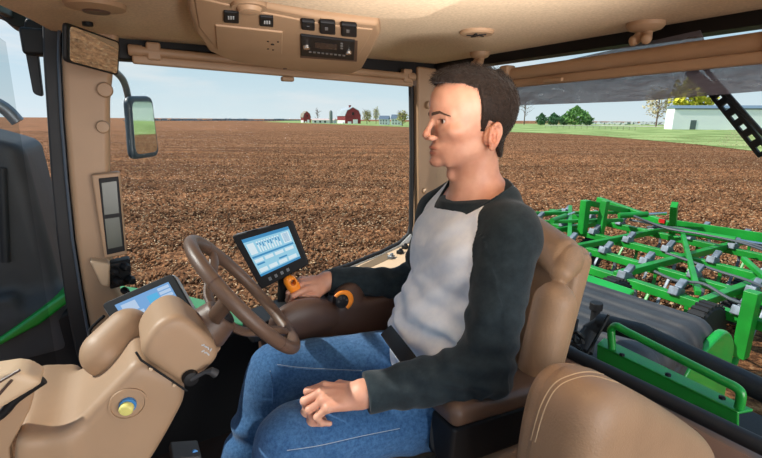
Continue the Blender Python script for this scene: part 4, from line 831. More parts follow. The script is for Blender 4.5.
# left armrest
Yl = .655
def armr(p):
    q = (p - A3(.712, Yl, 2.244)) @ f3(rot('Y', rad(6))); return rbox(q, (0, 0, 0), (.19, .052, .026), .022)
sdf_obj('armrest', armr, (.46, .57, 2.20), (.92, .74, 2.32), .004, BROWN, st)
m = MB(); m.box((.69, Yl + .005, 2.165), (.16, .040, .050), rot('Y', rad(5))); m.box((.86, Yl + .02, 2.12), (.04, .02, .10)); ab = m.build('armrest_mechanism', BLACK, st, bevel=.010)
for px, py in ((472, 433), (520, 421)): q = H(px, py, 1, Yl - .030); m = MB(); m.tube([q, q + np.array([.012, 0, .012])], .003, 6); m.build('clip', GREY, ab)
m = MB(); m.box((.64, .68, 2.10), (.05, .03, .045)); bk = m.build('seat_belt_buckle', BLACK, st, bevel=.008); m = MB(); m.box(H(478, 456, 1, .655), (.010, .008, .006)); m.build('release_button', RED, bk, bevel=.002)
# right armrest console with its controls
ac = empty('armrest_console', (.55, 1.18, 2.2), 'dark brown armrest console with controls right of the driver', 'armrest console')
def confn(p):
    d = polybox(p, ccw([X2(262, 322, 1.10), X2(262, 345, 1.10), X2(420, 345, 1.10), X2(420, 303, 1.10), X2(372, 303, 1.10), X2(360, 312, 1.10), X2(336, 309, 1.10), X2(320, 298, 1.10), X2(292, 297, 1.10), X2(272, 304, 1.10)][::1]) if False else [(.30, 2.14), (.88, 2.14), (.88, 2.318), (.62, 2.325), (.33, 2.305), (.30, 2.27)], 1.115, 1.27, .02)
    d = smin(d, ell(p, (.40, 1.13, 2.30), (.10, .035, .06)), .02); d = smin(d, ell(p, (.55, 1.145, 2.33), (.05, .03, .045)), .02)
    return d
sdf_obj('housing', confn, (.2, 1.03, 2.08), (.95, 1.32, 2.38), .005, DBROWN, ac)
m = MB(); q = H(342, 301, 1, 1.10); c = q
P = [c + .026 * np.array([cos(t), 0, sin(t)]) for t in np.linspace(rad(-60), rad(140), 18)]; m.tube(P, [.006 + .002 * sin(i * .3) for i in range(18)], 12, flat=1.3); m.build('dial_guard', ORANGE, ac, smooth=True)
m = MB(); m.lathe(c, (0, -1, 0), [(-.02, .021), (.004, .021), (.006, .017)], 28); dl = m.build('dial', BLACK, ac, smooth=True)
for k in range(4): a = rad(20 + 50 * k); m = MB(); m.lathe(c + np.array([cos(a), 0, sin(a)]) * .013 + np.array([0, -.006, 0]), (0, -1, 0), [(0, .004), (.003, .003)], 10); m.build('dial_button', DGREY, dl, smooth=True)
# orange speed lever under the right hand
lc = H(294, 286, 1, 1.192)
def levfn(p):
    q = (p - f3(lc)) @ f3(np.stack([np.array([.55, 0, -.83]), np.array([0, 1, 0]), np.array([.83, 0, .55])], 1)); d = cap(q, (-.022, 0, 0), (.022, 0, -.004), .018, .020); d = smax(d, np.abs(q[:, 1]) - .018, .008); return smax(d, -cap(q, (-.016, -.03, .004), (-.016, .03, .004), .008), .004)
sdf_obj('speed_lever', levfn, lc - .06, lc + .06, .0022, ORANGE, ac)
m = MB(); m.tube([lc + np.array([.015, 0, -.02]), lc + np.array([.03, 0, -.06])], .008, 10); m.build('lever_shaft', BLACK, ac, smooth=True)
for k in range(7): q = H(308 + k * 3.6, 291 + (k % 2) * 2.5, 2, 2.325); m = MB(); m.box(q, (.006, .006, .008)); m.build('button', BLACK if k % 3 else GREY, ac, bevel=.002)
m = MB(); m.prism(roundpoly([(.255, 1.14, 2.30), (.40, 1.16, 2.325), (.40, 1.26, 2.325), (.255, 1.26, 2.30)], .02, 3), (0, 0, -.05)); m.build('front_panel', BLACK, ac, bevel=.006)
# seat belt webbing across the driver's hip
bw = H(386, 330, 1, .90), H(398, 346, 1, .80), H(410, 362, 1, .74), H(425, 385, 1, .69)
m = MB(); m.tube(spline([np.array(q) for q in bw], 6), .019, 10, flat=.12, up=(-.6, -.5, .6)); m.build('seat_belt', BLACK, st, smooth=True)

# passenger (training) seat, close to the eye at the lower right
ps = empty('instructor_seat', (.8, .33, 1.62), 'tan leather instructor seat backrest close up at lower right', 'seat')
def psfn(p):
    d = polybox(p, ccw([(.56, 1.9), (.53, 2.36), (.565, 2.452), (.63, 2.462), (.73, 2.410), (1.03, 2.185), (1.10, 2.0), (1.08, 1.9)]), .33, .48, .05)
    return d + np.exp(-((p[:, 1] - .44) / .006) ** 2) * .003
sdf_obj('backrest', psfn, (.42, .27, 1.88), (1.18, .54, 2.56), .005, LEATH, ps)
m = MB(); m.box((.78, .405, 1.77), (.22, .10, .15)); m.build('base', BLACK, ps, bevel=.03)

# ================================================================== the driver
SKIN = bpy.data.materials.new('skin'); SKIN.use_nodes = True
def skin_setup():
    t = SKIN.node_tree; b = t.nodes['Principled BSDF']; N = t.nodes.new; L = t.links.new
    tc = N('ShaderNodeTexCoord'); n = N('ShaderNodeTexNoise'); n.inputs['Scale'].default_value = 28; n.inputs['Detail'].default_value = 6
    L(tc.outputs['Object'], n.inputs['Vector']); r = N('ShaderNodeValToRGB'); L(n.outputs[0], r.inputs[0])
    r.color_ramp.elements[0].position = .3; r.color_ramp.elements[0].color = lin((206, 146, 120))
    r.color_ramp.elements[1].position = .72; r.color_ramp.elements[1].color = lin((224, 170, 143))
    at = N('ShaderNodeAttribute'); at.attribute_name = 'tint'; m = N('ShaderNodeMixRGB'); m.blend_type = 'MULTIPLY'; m.inputs[0].default_value = 1
    L(r.outputs[0], m.inputs[1]); L(at.outputs['Color'], m.inputs[2]); L(m.outputs[0], b.inputs['Base Color'])
    b.inputs['Roughness'].default_value = .48; b.inputs['Subsurface Weight'].default_value = .12
    b.inputs['Subsurface Radius'].default_value = (.012, .004, .002); b.inputs['Subsurface Scale'].default_value = .5
    n2 = N('ShaderNodeTexNoise'); n2.inputs['Scale'].default_value = 420; L(tc.outputs['Object'], n2.inputs['Vector'])
    k = N('ShaderNodeBump'); k.inputs['Strength'].default_value = .18; k.inputs['Distance'].default_value = .001; L(n2.outputs[0], k.inputs['Height']); L(k.outputs[0], b.inputs['Normal'])
skin_setup()
def fabric(name, c0, c1, scale=60, bump=.3, weave=900, rough=.9, stretch=None):
    m = bpy.data.materials.new(name); m.use_nodes = True; t = m.node_tree; b = t.nodes['Principled BSDF']; N = t.nodes.new; L = t.links.new
    tc = N('ShaderNodeTexCoord'); n = N('ShaderNodeTexNoise'); n.inputs['Scale'].default_value = scale; n.inputs['Detail'].default_value = 8; n.inputs['Roughness'].default_value = .7
    L(tc.outputs['Object'], n.inputs['Vector']); r = N('ShaderNodeValToRGB'); L(n.outputs[0], r.inputs[0])
    r.color_ramp.elements[0].position = .35; r.color_ramp.elements[0].color = lin(c0); r.color_ramp.elements[1].position = .68; r.color_ramp.elements[1].color = lin(c1)
    L(r.outputs[0], b.inputs['Base Color']); b.inputs['Roughness'].default_value = rough; b.inputs['Specular IOR Level'].default_value = .15
    b.inputs['Sheen Weight'].default_value = .15
    n2 = N('ShaderNodeTexNoise'); n2.inputs['Scale'].default_value = weave; L(tc.outputs['Object'], n2.inputs['Vector'])
    k = N('ShaderNodeBump'); k.inputs['Strength'].default_value = bump; k.inputs['Distance'].default_value = .001; L(n2.outputs[0], k.inputs['Height']); L(k.outputs[0], b.inputs['Normal'])
    return m
SHIRT = fabric('white_cotton', (228, 232, 240), (242, 244, 248), 40)
SLEEVE = fabric('dark_green_cotton', (31, 40, 45), (44, 55, 60), 40)
DENIM = fabric('blue_denim', (46, 84, 128), (78, 120, 164), 130, .6, 1100)
HAIR = fabric('brown_hair', (24, 17, 14), (52, 38, 30), 170, .8, 700, .55)
BROWH = fabric('eyebrow_hair', (62, 42, 32), (92, 64, 48), 300, .6, 900, .7)
SHOE = mat('brown_leather', (86, 60, 42), .6, var=.15, vs=20, bump=.4)

HC = np.array([.739, .857, 2.850]); ha = rad(165)
HM = np.array([[cos(ha), -sin(ha), 0], [sin(ha), cos(ha), 0], [0, 0, 1.0]])       # columns: forward, left, up
def hl(q): return HC + HM @ (np.array(q, float) / 1000)
def cranium(q):
    d = ell(q, (-8, 0, 36), (102, 74, 73)); d = smin(d, ell(q, (30, 0, 36), (62, 61, 60)), 30)
    return smin(d, ell(q, (-30, 0, 5), (72, 66, 66)), 25)
def head_l(q):
    d = cranium(q)
    y = np.abs(q[:, 1]); s = np.stack([q[:, 0], y, q[:, 2]], 1)                    # mirrored copy
    d = smin(d, ell(q, (30, 0, -25), (54, 59, 66)), 28)
    d = smin(d, cap(s, (-12, 50, -60), (60, 24, -96), 14, 12), 26)
    d = smin(d, ell(q, (42, 0, -74), (44, 42, 32)), 22)
    d = smin(d, ell(q, (64, 0, -66), (32, 30, 28)), 16)
    d = smin(d, ell(q, (82, 0, -97), (17, 19, 13.5)), 13)
    d = smin(d, ell(s, (58, 44, -25), (23, 18, 15)), 18)
    d = smin(d, cap(s, (90, 9, 12), (68, 44, 13), 8.8, 7.5), 13)
    d = smin(d, ell(s, (70, 24, -26), (18, 15, 18)), 14)
    d = smax(d, -ell(s, (103, 31, -3), (17, 16, 9.5)), 8)
    d = smin(d, cap(q, (92, 0, 6), (109, 0, -29), 5.5, 7), 10)
    d = smin(d, ell(q, (110, 0, -35), (9.5, 9.5, 8.5)), 8)
    d = smin(d, ell(s, (100, 13, -41), (11, 6.5, 7)), 5)
    d = smax(d, -ell(s, (105, 7, -49), (6, 3.2, 4.5)), 2.5)
    ey = np.sqrt(((s - A3(72.5, 31, -3)) ** 2).sum(1))
    d = smin(d, ey - 14.3, 4.5)
    d = smin(d, cap(s, (86, 19, 4.5), (80, 44, 3.5), 2.4, 2.0), 4)                 # upper lid fold
    d = smax(d, -ell(s, (88, 31, -3.4), (11, 14.0, 4.8)), 1.2)
    yy = q[:, 1]; c = q.copy(); c[:, 0] = q[:, 0] + yy * yy * .012                 # lips follow the curve of the jaw
    d = smin(d, ell(c, (91.5, 0, -63.5), (8.5, 24, 5.0)), 5); d = smin(d, ell(c, (90, 0, -76.5), (8.5, 20, 5.6)), 5)
    d = smax(d, -ell(c, (101, 0, -70.2), (11, 25, 1.5)), 1.5)
    # neck
    nq = q * A3(1, 1.07, 1)
    n = cap(nq, (-14, 0, -60), (-24, 0, -190), 57, 64); n = smin(n, cap(s, (-32, 52, -60), (26, 14, -190), 11, 12), 14)
    n = smin(n, ell(q, (44, 0, -128), (10, 11, 14)), 14)
    d = smin(d, n, 18)
    # ears
    e = s - A3(-24, 76, -33); a = rad(-20); e = np.stack([cos(a) * e[:, 0] - sin(a) * e[:, 1], sin(a) * e[:, 0] + cos(a) * e[:, 1], e[:, 2]], 1)
    e[:, 0] += e[:, 2] * .16
    er = ell(e, (0, 2, 0), (19, 3.6, 29)); er = smax(er, -ell(e, (2, 6, 2), (11, 5, 22)), 2)
    wd = np.clip(np.where(e[:, 2] < 0, 18 + e[:, 2] * .2, 19), 10, 19); k = np.sqrt((e[:, 0] / wd) ** 2 + (e[:, 2] / 27) ** 2)
    hx = np.sqrt(((k - .92) * wd) ** 2 + (e[:, 1] - 6) ** 2) - 3.5; er = smin(er, np.where(e[:, 0] > 11, hx + 3, hx), 3)
    er = smin(er, cap(e, (-4, 5, 14), (-8, 6, -10), 2.2), 3); er = smin(er, ell(e, (13, 3, -8), (4, 4.5, 6)), 4)
    er = smin(er, ell(e, (3, 4, -27), (8, 4, 8)), 4); er = smin(er, ell(e, (6, -10, -2), (12, 11, 22)), 6); er = smax(er, -ell(e, (5, 4, -6), (7.5, 10, 10)), 2); er = smax(er, -ell(e, (0, 6.5, 11), (8, 6.5, 8)), 2)
    return smin(d, er, 3.5)
def head(p): return head_l(((p - HC.astype(np.float32)) @ HM.astype(np.float32)) * 1000) / 1000

TF = np.array([cos(rad(168)), sin(rad(168)), 0]); PEL = np.array([.715, .885, 2.15]); NB = np.array([.795, .868, 2.66])
TU = (NB - PEL) / np.linalg.norm(NB - PEL); TL = np.cross(TU, TF); TL /= np.linalg.norm(TL); TFo = np.cross(TL, TU); TM = np.stack([TFo, TL, TU], 1)
def tl(f, l, u): return PEL + TM @ np.array([f, l, u])
J = dict(shN=np.array([.742, .705, 2.60]), shF=np.array([.805, 1.045, 2.585]), elN=np.array([.642, .655, 2.318]), wrN=np.array([.380, .728, 2.302]),
         elF=np.array([.80, 1.135, 2.325]), wrF=np.array([.505, 1.20, 2.372]),
         hpN=np.array([.70, .785, 2.15]), hpF=np.array([.71, .985, 2.15]), knN=np.array([.255, .815, 2.175]), knF=np.array([.305, 1.07, 2.195]),
         anN=np.array([.17, .80, 1.76]), anF=np.array([.15, 1.09, 1.76]))
def torso_raw(p, g=0.):
    q = ((p - PEL.astype(np.float32)) @ TM.astype(np.float32)); s = np.stack([q[:, 0], np.abs(q[:, 1]), q[:, 2]], 1)
    d = ell(q, (0, 0, .36), (.118, .165, .19)); d = smin(d, ell(q, (.012, 0, .17), (.122, .155, .17)), .06)
    d = smin(d, ell(q, (0, 0, .02), (.115, .168, .12)), .05); d = smin(d, ell(s, (.062, .075, .37), (.05, .08, .075)), .04)
    d = smin(d, cap(s, (0, 0, .47), (-.005, .16, .445), .062, .056), .05); d = smin(d, cap(s, (-.01, .03, .53), (-.005, .13, .47), .04, .045), .05)
    return d - g
def arm(p, a, b, c, r, g=0.):
    return smin(cap(p, a, b, r[0] + g, r[1] + g), cap(p, b, c, r[1] + g, r[2] + g), .02)
def leg(p, h, k, a, g=0.):
    d = smin(cap(p, h, k, .092 + g, .064 + g), cap(p, k, a, .058 + g, .040 + g), .03)
    m = k + (a - k) * .3 + np.array([.02, 0, 0]); return smin(d, ell(p, m, (.06, .056, .12)) - g * .5, .03)

def hand_fn(p, wrist, xd, zd, thumb_side, curls, thumb, splay=(6, 1, -4, -9)):
    """a hand: palm, four fingers of unequal length with three bends each, a thumb from the side of the palm"""
    x = np.array(xd, float); x /= np.linalg.norm(x); z = np.array(zd, float); z -= x * np.dot(x, z); z /= np.linalg.norm(z); y = np.cross(z, x) * thumb_side
    M = np.stack([x, y, z], 1).astype(np.float32); q = ((p - wrist.astype(np.float32)) @ M) * (1000 / .94)
    mcp = [(86, 25, -2), (90, 4, 1), (84, -15, -1), (75, -31, -6)]; ln = [(43, 26, 21), (47, 30, 22), (43, 28, 21), (34, 21, 19)]; rr = [9.6, 9.8, 9.2, 8.2]
    d = cap(q, (-30, 0, 0), (4, 0, -2), 27, 25) ; d = smax(d, np.abs(q[:, 2] + 1) - 19, 12)
    for (mx, my, mz), r in zip(mcp, rr): d = smin(d, cap(q, (6, my * .45, -4), (mx, my, mz - 2), 14, r + 1.8), 9)
    d = smin(d, ell(q, (36, 18, -14), (34, 15, 12)), 12); d = smin(d, ell(q, (36, -18, -12), (36, 13, 12)), 12)
    fin = None
    for i in range(4):
        P0 = np.array(mcp[i], float); a = 0.; r = rr[i]
        for j in range(3):
            a += rad(curls[i][j]); s = rad(splay[i]); v = np.array([cos(a) * cos(s), cos(a) * sin(s), -sin(a)]); P1 = P0 + v * ln[i][j]
            c = cap(q, P0, P1, r - j * .7, r - (j + 1) * .75)
            if j == 0: d = smin(d, c, 6); f = c
            else: f = smin(f, c, 3)
            if j < 2: f = smin(f, np.sqrt(((q - A3(*P1)) ** 2).sum(1)) - (r - j * .7 + .5), 2)
            P0 = P1
        d = np.minimum(d, f) if i else smin(d, f, 2)
    T = [np.array(t, float) for t in thumb]
    d = smin(d, cap(q, T[0], T[1], 15, 12.5), 12); f = smin(cap(q, T[1], T[2], 11.5, 10), cap(q, T[2], T[3], 10.2, 8.2), 3)
    return smin(d, f, 4) / 1000 * .94
HN = lambda p: hand_fn(p, J['wrN'], (-.87, .44, .0), (.05, -.30, .93), 1 if False else -1,
    [(28, 62, 50), (34, 66, 50), (40, 66, 50), (46, 66, 48)], [(20, 22, -12), (52, 42, -20), (78, 40, -30), (98, 30, -38)])
HF = lambda p: hand_fn(p, J['wrF'], (-.97, -.08, .10), (.12, -.34, .93), 1,
    [(26, 60, 46), (36, 60, 46), (42, 62, 46), (46, 60, 46)], [(20, 22, -12), (50, 40, -18), (80, 36, -22), (104, 26, -26)])
def bb(*pts): P = np.array(pts); return P.min(0), P.max(0)
def body_fn(p):
    d = region(p, head, HC - np.array([.14, .14, .20]), HC + np.array([.14, .14, .13]), .035)
    d = smin(d, region(p, lambda x: torso_raw(x), (.55, .66, 2.0), (.95, 1.09, 2.72), .04), .025)
    for a, b, c, h in (('shN', 'elN', 'wrN', HN), ('shF', 'elF', 'wrF', HF)):
        a, b, c = J[a], J[b], J[c]; lo, hi = bb(a, b, c)
        d = smin(d, region(p, lambda x: arm(x, a, b, c, (.052, .044, .029)), lo - .06, hi + .06, .04), .02)
        d = smin(d, region(p, h, c - .13, c + .13, .035), .012)
    for h, k, a in (('hpN', 'knN', 'anN'), ('hpF', 'knF', 'anF')):
        h, k, a = J[h], J[k], J[a]; lo, hi = bb(h, k, a)
        d = smin(d, region(p, lambda x: smin(leg(x, h, k, a), cap(x, a + np.array([.02, 0, -.05]), a + np.array([-.15, -.01, -.07]), .04, .028), .03), lo - np.array([.2, .1, .12]), hi + .1, .04), .03)
    return d
def add_tint(o):
    me = o.data; n = len(me.vertices); co = np.empty(n * 3, np.float32); me.vertices.foreach_get('co', co); co = co.reshape(-1, 3)
    q = ((co - HC.astype(np.float32)) @ HM.astype(np.float32)) * 1000; t = np.ones((n, 4), np.float32)
    def blend(w, c): t[:, :3] = t[:, :3] * (1 - w[:, None]) + t[:, :3] * np.array(c, np.float32) * w[:, None]
    sm = lambda d, k: np.clip(.5 - d / k, 0, 1)
    c = q.copy(); c[:, 0] += q[:, 1] ** 2 * .012
    blend(sm(np.minimum(ell(c, (94, 0, -64), (9, 23, 4.6)), ell(c, (92, 0, -76), (9, 20, 5.0))), 2.) * (q[:, 0] > 70), (.84, .58, .56))
    y = np.abs(q[:, 1]); s = np.stack([q[:, 0], y, q[:, 2]], 1)
    blend(sm(ell(q, (50, 0, -92), (70, 66, 42)), 16) * .55, (.80, .76, .76))             # shaved beard
    blend(sm(ell(s, (-22, 82, -33), (20, 14, 34)), 8) * .6, (1.0, .82, .78))
    blend(sm(ell(q, (112, 0, -34), (13, 16, 13)), 8) * .5, (1.0, .82, .78))
    blend(sm(ell(s, (64, 46, -34), (22, 22, 20)), 16) * .35, (1.0, .86, .82))
    blend(sm(ell(s, (88, 31, 0.6), (12, 13.5, 1.6)), 1.6), (.45, .35, .32))                # lash line
    a = me.color_attributes.new('tint', 'FLOAT_COLOR', 'POINT'); a.data.foreach_set('color', t.ravel())

person = empty('person', (J['hpN'][0], .885, 1.65), 'person in white shirt with dark sleeves and blue jeans, seated with hand on orange lever', 'person')
body = sdf_obj('body', body_fn, (-.02, .54, 1.64), (.99, 1.31, 3.0), .0023, SKIN, person); add_tint(body)

# eyes
for sgn in (1, -1):
    m = MB(); c = hl((72.5, 31 * sgn, -3)); m.lathe(c - HM[:, 0] * .0127, HM[:, 0], [(.0127 - .0127 * cos(t), .0127 * sin(t)) for t in np.linspace(0.05, pi - .02, 18)], 28)
    eb = m.build('eyeball', mat('eye_white', (225, 215, 208), .25), body, smooth=True)
    gz = HM @ np.array([.98, .05, -.06]); gz /= np.linalg.norm(gz)
    m = MB(); m.lathe(c, gz, [(.01145, .0062), (.0121, .0054), (.0129, .0030), (.0131, 0)], 24); m.build('iris', mat('iris_brown', (72, 48, 34), .2), eb, smooth=True)
    m = MB(); m.lathe(c, gz, [(.01270, .0027), (.01325, .0015), (.0133, 0)], 20); m.build('pupil', mat('pupil_black', (8, 8, 8), .1), eb, smooth=True)

# hair
HX = [-135, -62, -46, -38, -11, -7, 4, 9, 17, 50, 90]; HZ = [-88, -86, -62, -6, 0, -26, -30, 24, 68, 80, 83]
def hair_fn(p):
    q = ((p - HC.astype(np.float32)) @ HM.astype(np.float32)) * 1000
    th = np.interp(q[:, 2], [-90, -30, 20, 70, 105], [1.5, 3.5, 6.5, 9.5, 12]); d = cranium(q)
    d = smin(d, cap(q, (-24, 0, -40), (-26, 0, -95), 57.5, 58.5), 14) - th
    d = smin(d, ell(q, (57, 0, 94), (33, 50, 13)), 12)
    st = noise(q * A3(.4, 1.3, .5), .16) * 1.6 + noise(q * A3(.5, 1.6, .5), .35) * .9 + noise(q * A3(.6, 1.5, .6), .8) * .4
    d = d + st * np.clip((q[:, 2] + 60) / 120, .25, 1)
    m = (np.interp(q[:, 0], HX, HZ) - q[:, 2]) * .55 + noise(q, .3) * 1.5
    return smax(d, m, 5) / 1000
hair = sdf_obj('hair', lambda p: region(p, hair_fn, HC - .15, HC + .15), HC - .15, HC + .15, .0018, HAIR, person)
def brow_fn(p):
    q = ((p - HC.astype(np.float32)) @ HM.astype(np.float32)) * 1000; s = np.stack([q[:, 0], np.abs(q[:, 1]), q[:, 2]], 1)
    z = s[:, 2] - np.interp(s[:, 1], [8, 32, 54], [12.5, 17, 8]); r = np.maximum(np.abs(z) - np.interp(s[:, 1], [8, 24, 54], [3.8, 3.6, 1.4]), np.abs(s[:, 1] - 31) - 22.5)
    return smax(head_l(q) - 1.5 - noise(q * A3(1, 2, 1), .6) * .5, np.maximum(r, 45 - s[:, 0]), 1.5) / 1000
sdf_obj('eyebrow', brow_fn, hl((70, 0, 10)) - .07, hl((70, 0, 10)) + .07, .0014, BROWH, person)
# short strands that break up the outline of the hair
def strands():
    rs = np.random.default_rng(5); me = hair.data; n = len(me.polygons); c = np.empty(n * 3, np.float32); nn = np.empty(n * 3, np.float32)
    me.polygons.foreach_get('center', c); me.polygons.foreach_get('normal', nn); c = c.reshape(-1, 3).astype(float); nn = nn.reshape(-1, 3).astype(float)
    q = ((c - HC) @ HM) * 1000; ok = np.nonzero((q[:, 2] > -75) & ((nn @ np.array([0, 0, 1.0])) > -.75))[0]; idx = rs.choice(ok, 7000); m = MB()
    for i in idx:
        p = c[i]; N = nn[i]; z = q[i, 2]; top = min(1, max(0, (z - 55) / 45)); flow = HM @ np.array([.75 * top - .45 * (1 - top), .15 * rs.normal(), -.75 * (1 - top) + .25 * top])
        flow = flow - N * np.dot(flow, N); flow /= np.linalg.norm(flow) + 1e-9; Ln = (.007 + .010 * top) * rs.uniform(.6, 1.3); w = .00035
        s = np.cross(N, flow) * w; a = p - N * .0015; b = p + (flow * .75 + N * (.3 + .25 * top) + rs.normal(size=3) * .12) * Ln * .55; e = b + (flow * .95 + N * (.05 + .2 * top) + rs.normal(size=3) * .15) * Ln * .5
        m.add([a - s, a + s, a + N * w * 1.5, b - s * .8, b + s * .8, b + N * w, e], [(0, 1, 4, 3), (1, 2, 5, 4), (2, 0, 3, 5), (3, 4, 6), (4, 5, 6), (5, 3, 6)])
    m.build('strands', HAIR, hair, smooth=True)['kind'] = 'stuff'
strands()

# clothes -------------------------------------------------------------
f32 = lambda a: np.asarray(a, np.float32)
def sleeve_shape(p, k, g):
    a, b, c = J['sh' + k], J['el' + k], J['wr' + k]
    d = arm(p, a, b, c, (.067, .061, .038), g)
    ab = b - a; t = np.clip((p - f32(a)) @ f32(ab) / float(ab @ ab), 0, 1.2); bc = c - b; t2 = np.clip((p - f32(b)) @ f32(bc) / float(bc @ bc), -.2, 1)
    w = noise(p * A3(1, 1, 1), 14) * 1.5
    fold = np.sin(t * 38 + w * 2 + p[:, 1] * 22) * .0030 * np.clip((t - .2) * 1.6, 0, 1) + np.sin(t2 * 30 + w * 2.4 + p[:, 2] * 25) * .0028 * np.clip(1.1 - t2 * .9, 0.25, 1) * (t2 > -.1)
    return d + fold + noise(p, 22) * .0008
def torso_shape(p, g):
    q = ((p - f32(PEL)) @ f32(TM)); d = torso_raw(p, 0)
    d = smin(d, ell(q, (.014, 0, .13), (.138, .175, .16)), .05)                        # loose at the waist
    d = d - g; w = noise(p, 9)
    f = np.sin(q[:, 2] * 105 + q[:, 1] * 30 + w * 3.2) * .0078 * np.clip((.32 - q[:, 2]) * 6, 0, 1) + np.sin((q[:, 2] - q[:, 1] * .9) * 60 + w * 3) * .0034
    return d + f + noise(p, 18) * .0015
def neck_cut(p):
    """inside: the skin of the neck; above: open air over the neckline"""
    q = ((p - f32(HC)) @ f32(HM)) * 1000; n = q * A3(1, 1.07, 1)
    return (cap(n, (-14, 0, -60), (-24, 0, -190), 57, 62) + 1) / 1000
def over_neckline(p):
    q = ((p - f32(HC)) @ f32(HM)) * 1000; r = np.sqrt((q[:, 0] + 18) ** 2 + q[:, 1] ** 2)
    return (q[:, 2] + 176 + .36 * q[:, 0] + .0012 * q[:, 1] ** 2 - np.maximum(r - 95, 0) * 3) / 1000
CUFN = f32(J['wrN'] + np.array([.006, -.002, 0])); CUFF = f32(J['wrF'] + np.array([.008, 0, 0]))
dN = J['wrN'] - J['elN']; dN /= np.linalg.norm(dN); dF = J['wrF'] - J['elF']; dF /= np.linalg.norm(dF)
def shirt_all(p, g=.008):
    d = region(p, lambda x: smin(torso_shape(x, g), cap(x, hl((-17, 0, -120)), hl((-22, 0, -200)), .062, .070), .03), (.52, .64, 2.0), (.97, 1.12, 2.78), .04)
    for k, cp, dd in (('N', CUFN, dN), ('F', CUFF, dF)):
        lo, hi = bb(J['sh' + k], J['el' + k], J['wr' + k])
        s = region(p, lambda x: smax(sleeve_shape(x, k, 0), (x - cp) @ f32(dd), .004), lo - .08, hi + .08, .04); d = smin(d, s, .022)
    return d
def raglan(p):
    """negative inside the white body of the shirt, positive in the sleeves"""
    q = ((p - f32(PEL)) @ f32(TM)); y = np.abs(q[:, 1]); lim = np.interp(q[:, 2], [-.1, .20, .30, .38, .46, .53, .60], [.160, .160, .166, .164, .140, .112, .075])
    lim = np.where(q[:, 0] < 0, lim - .01, lim); w = np.clip((q[:, 2] - .30) / .07, 0, 1); side = torso_raw(p, .012)
    am = np.minimum(arm(p, J['shN'], J['elN'], J['wrN'], (.062, .053, .036)), arm(p, J['shF'], J['elF'], J['wrF'], (.062, .053, .036)))
    return (y - lim) * w + (side - am) * (1 - w)
def hem(p): q = ((p - f32(PEL)) @ f32(TM)); return -.03 - q[:, 2] - q[:, 0] * .15
def inner(p): return shirt_all(p, .008)
def shirt_fn(p):
    d = shirt_all(p); d = smax(d, raglan(p), .002); d = smax(d, -neck_cut(p), .002); d = smax(d, over_neckline(p) + .012, .003); return smax(d, hem(p), .004)
def armdist(p, k): return arm(p, J['sh' + k], J['el' + k], J['wr' + k], (.0, .0, .0))
def sleeve_fn(k):
    sg = 1 if k == 'N' else -1
    def f(p):
        q = ((p - f32(PEL)) @ f32(TM)); d = shirt_all(p) - .0004; d = smax(d, -raglan(p), .002); d = smax(d, -neck_cut(p), .002); d = smax(d, over_neckline(p) + .012, .003); d = smax(d, -sg * q[:, 1] - .02 * 0, .002)
        return smax(d, hem(p), .004)
    return f
shirt = sdf_obj('shirt', shirt_fn, (.54, .62, 2.08), (.97, 1.12, 2.74), .003, SHIRT, person)
for k, lo, hi in (('N', (.35, .52, 2.08), (.98, .90, 2.76)), ('F', (.46, .84, 2.08), (.98, 1.26, 2.76))):
    sdf_obj('sleeve', sleeve_fn(k), lo, hi, .003, SLEEVE, shirt)
def collar_fn(p):
    d = smax(shirt_all(p, .008) - .0018, np.abs(over_neckline(p) + .009) - .009, .003); return smax(d, -neck_cut(p), .002)
sdf_obj('collar', collar_fn, (.62, .74, 2.56), (.93, 1.0, 2.76), .0022, SLEEVE, shirt)
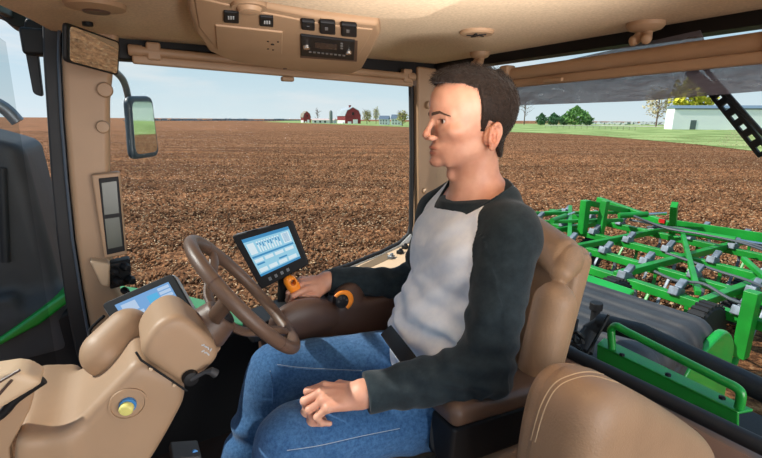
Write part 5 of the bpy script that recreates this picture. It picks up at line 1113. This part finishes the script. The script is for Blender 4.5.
def jeans_raw(p):
    d = region(p, lambda x: smax(torso_raw(x, .012), ((x - f32(PEL)) @ f32(TM))[:, 2] - .075, .01), (.52, .66, 1.98), (.92, 1.12, 2.25), .04)
    for k in 'NF':
        h, kn, a = J['hp' + k], J['kn' + k], J['an' + k]; lo, hi = bb(h, kn, a)
        def g(x):
            l = leg(x, h, kn, a, .011); l = smin(l, cap(x, kn + (a - kn) * .1, a, .072, .064), .03)
            t = (x - f32(kn)) @ f32((h - kn) / np.linalg.norm(h - kn)); w = noise(x, 11)
            l = l + np.sin(t * 46 + x[:, 1] * 34 + w * 3.4) * .0032 * np.clip(1 - np.abs(t - .02) * 6, 0.18, 1) + np.sin(t * 60 - x[:, 1] * 40 + w * 3) * .004 * np.clip((t - .24) * 5, 0, 1)
            sh = (x - f32(kn)); l = l + np.sin(sh[:, 2] * 40 + sh[:, 0] * 26 + w * 3.2) * .0055 * (sh[:, 2] < -.03) * np.clip(-sh[:, 2] * 8, 0, 1)
            return smax(l + noise(x, 25) * .0013, -(x[:, 2] - (a[2] - .03)), .004)
        d = smin(d, region(p, g, lo - .12, hi + .12, .04), .03)
    return d
jeans = sdf_obj('jeans', jeans_raw, (.0, .58, 1.70), (.95, 1.26, 2.30), .0032, DENIM, person)
for k in 'NF':
    a = J['an' + k]; fl = 1.655
    def shoe(p, a=a):
        b = cap(p, a + np.array([.03, 0, -.055]), a + np.array([-.17, -.01, -.075]), .046, .036); b = smin(b, cap(p, a, a + np.array([.01, 0, -.05]), .05, .05), .03)
        return smax(b, -(p[:, 2] - fl), .006)
    sdf_obj('shoe', shoe, a - np.array([.26, .08, .13]), a + np.array([.12, .08, .08]), .004, SHOE, person)

# seams and stitching laid on the cloth and leather
def on_mesh(o, pix):
    out = []
    for x, y in pix:
        d = Vector(ray(x, y)).normalized(); ok, loc, nr, i = o.ray_cast(Vector(CAM), d)
        if ok: out.append(np.array(loc))
    return out
def seam(o, pix, r, name, m, n=6):
    pts = []
    for (a, b) in zip(pix[:-1], pix[1:]):
        for t in np.linspace(0, 1, n, endpoint=False): pts.append((a[0] * (1 - t) + b[0] * t, a[1] * (1 - t) + b[1] * t))
    P = on_mesh(o, [(q[0], q[1]) for q in spline([(x, y, 0) for x, y in pix], n)])
    if len(P) > 2: k = MB(); k.tube(P, r, 8); k.build(name, m, o, smooth=True)
THREAD = mat('pale_thread', (168, 180, 190), .9); THREAD2 = mat('tan_thread', (206, 176, 140), .9)
for pix in ([(277, 366), (300, 369), (335, 371), (362, 372)], [(270, 372), (273, 388), (272, 404)], [(287, 452), (320, 447), (360, 438), (400, 430)]):
    seam(jeans, pix, .0016, 'seam', DENIM); seam(jeans, [(x, y - 1.6) for x, y in pix], .0007, 'stitching', THREAD)
pb = [c for c in ps.children if c.name.startswith('backrest')][0]
seam(pb, [(531, 440), (540, 408), (552, 386), (568, 376), (592, 372), (620, 380)], .0012, 'stitching', THREAD2, 8)
seam(pb, [(535, 442), (544, 411), (555, 390), (570, 380), (592, 376), (618, 383)], .0010, 'stitching', THREAD2, 8)
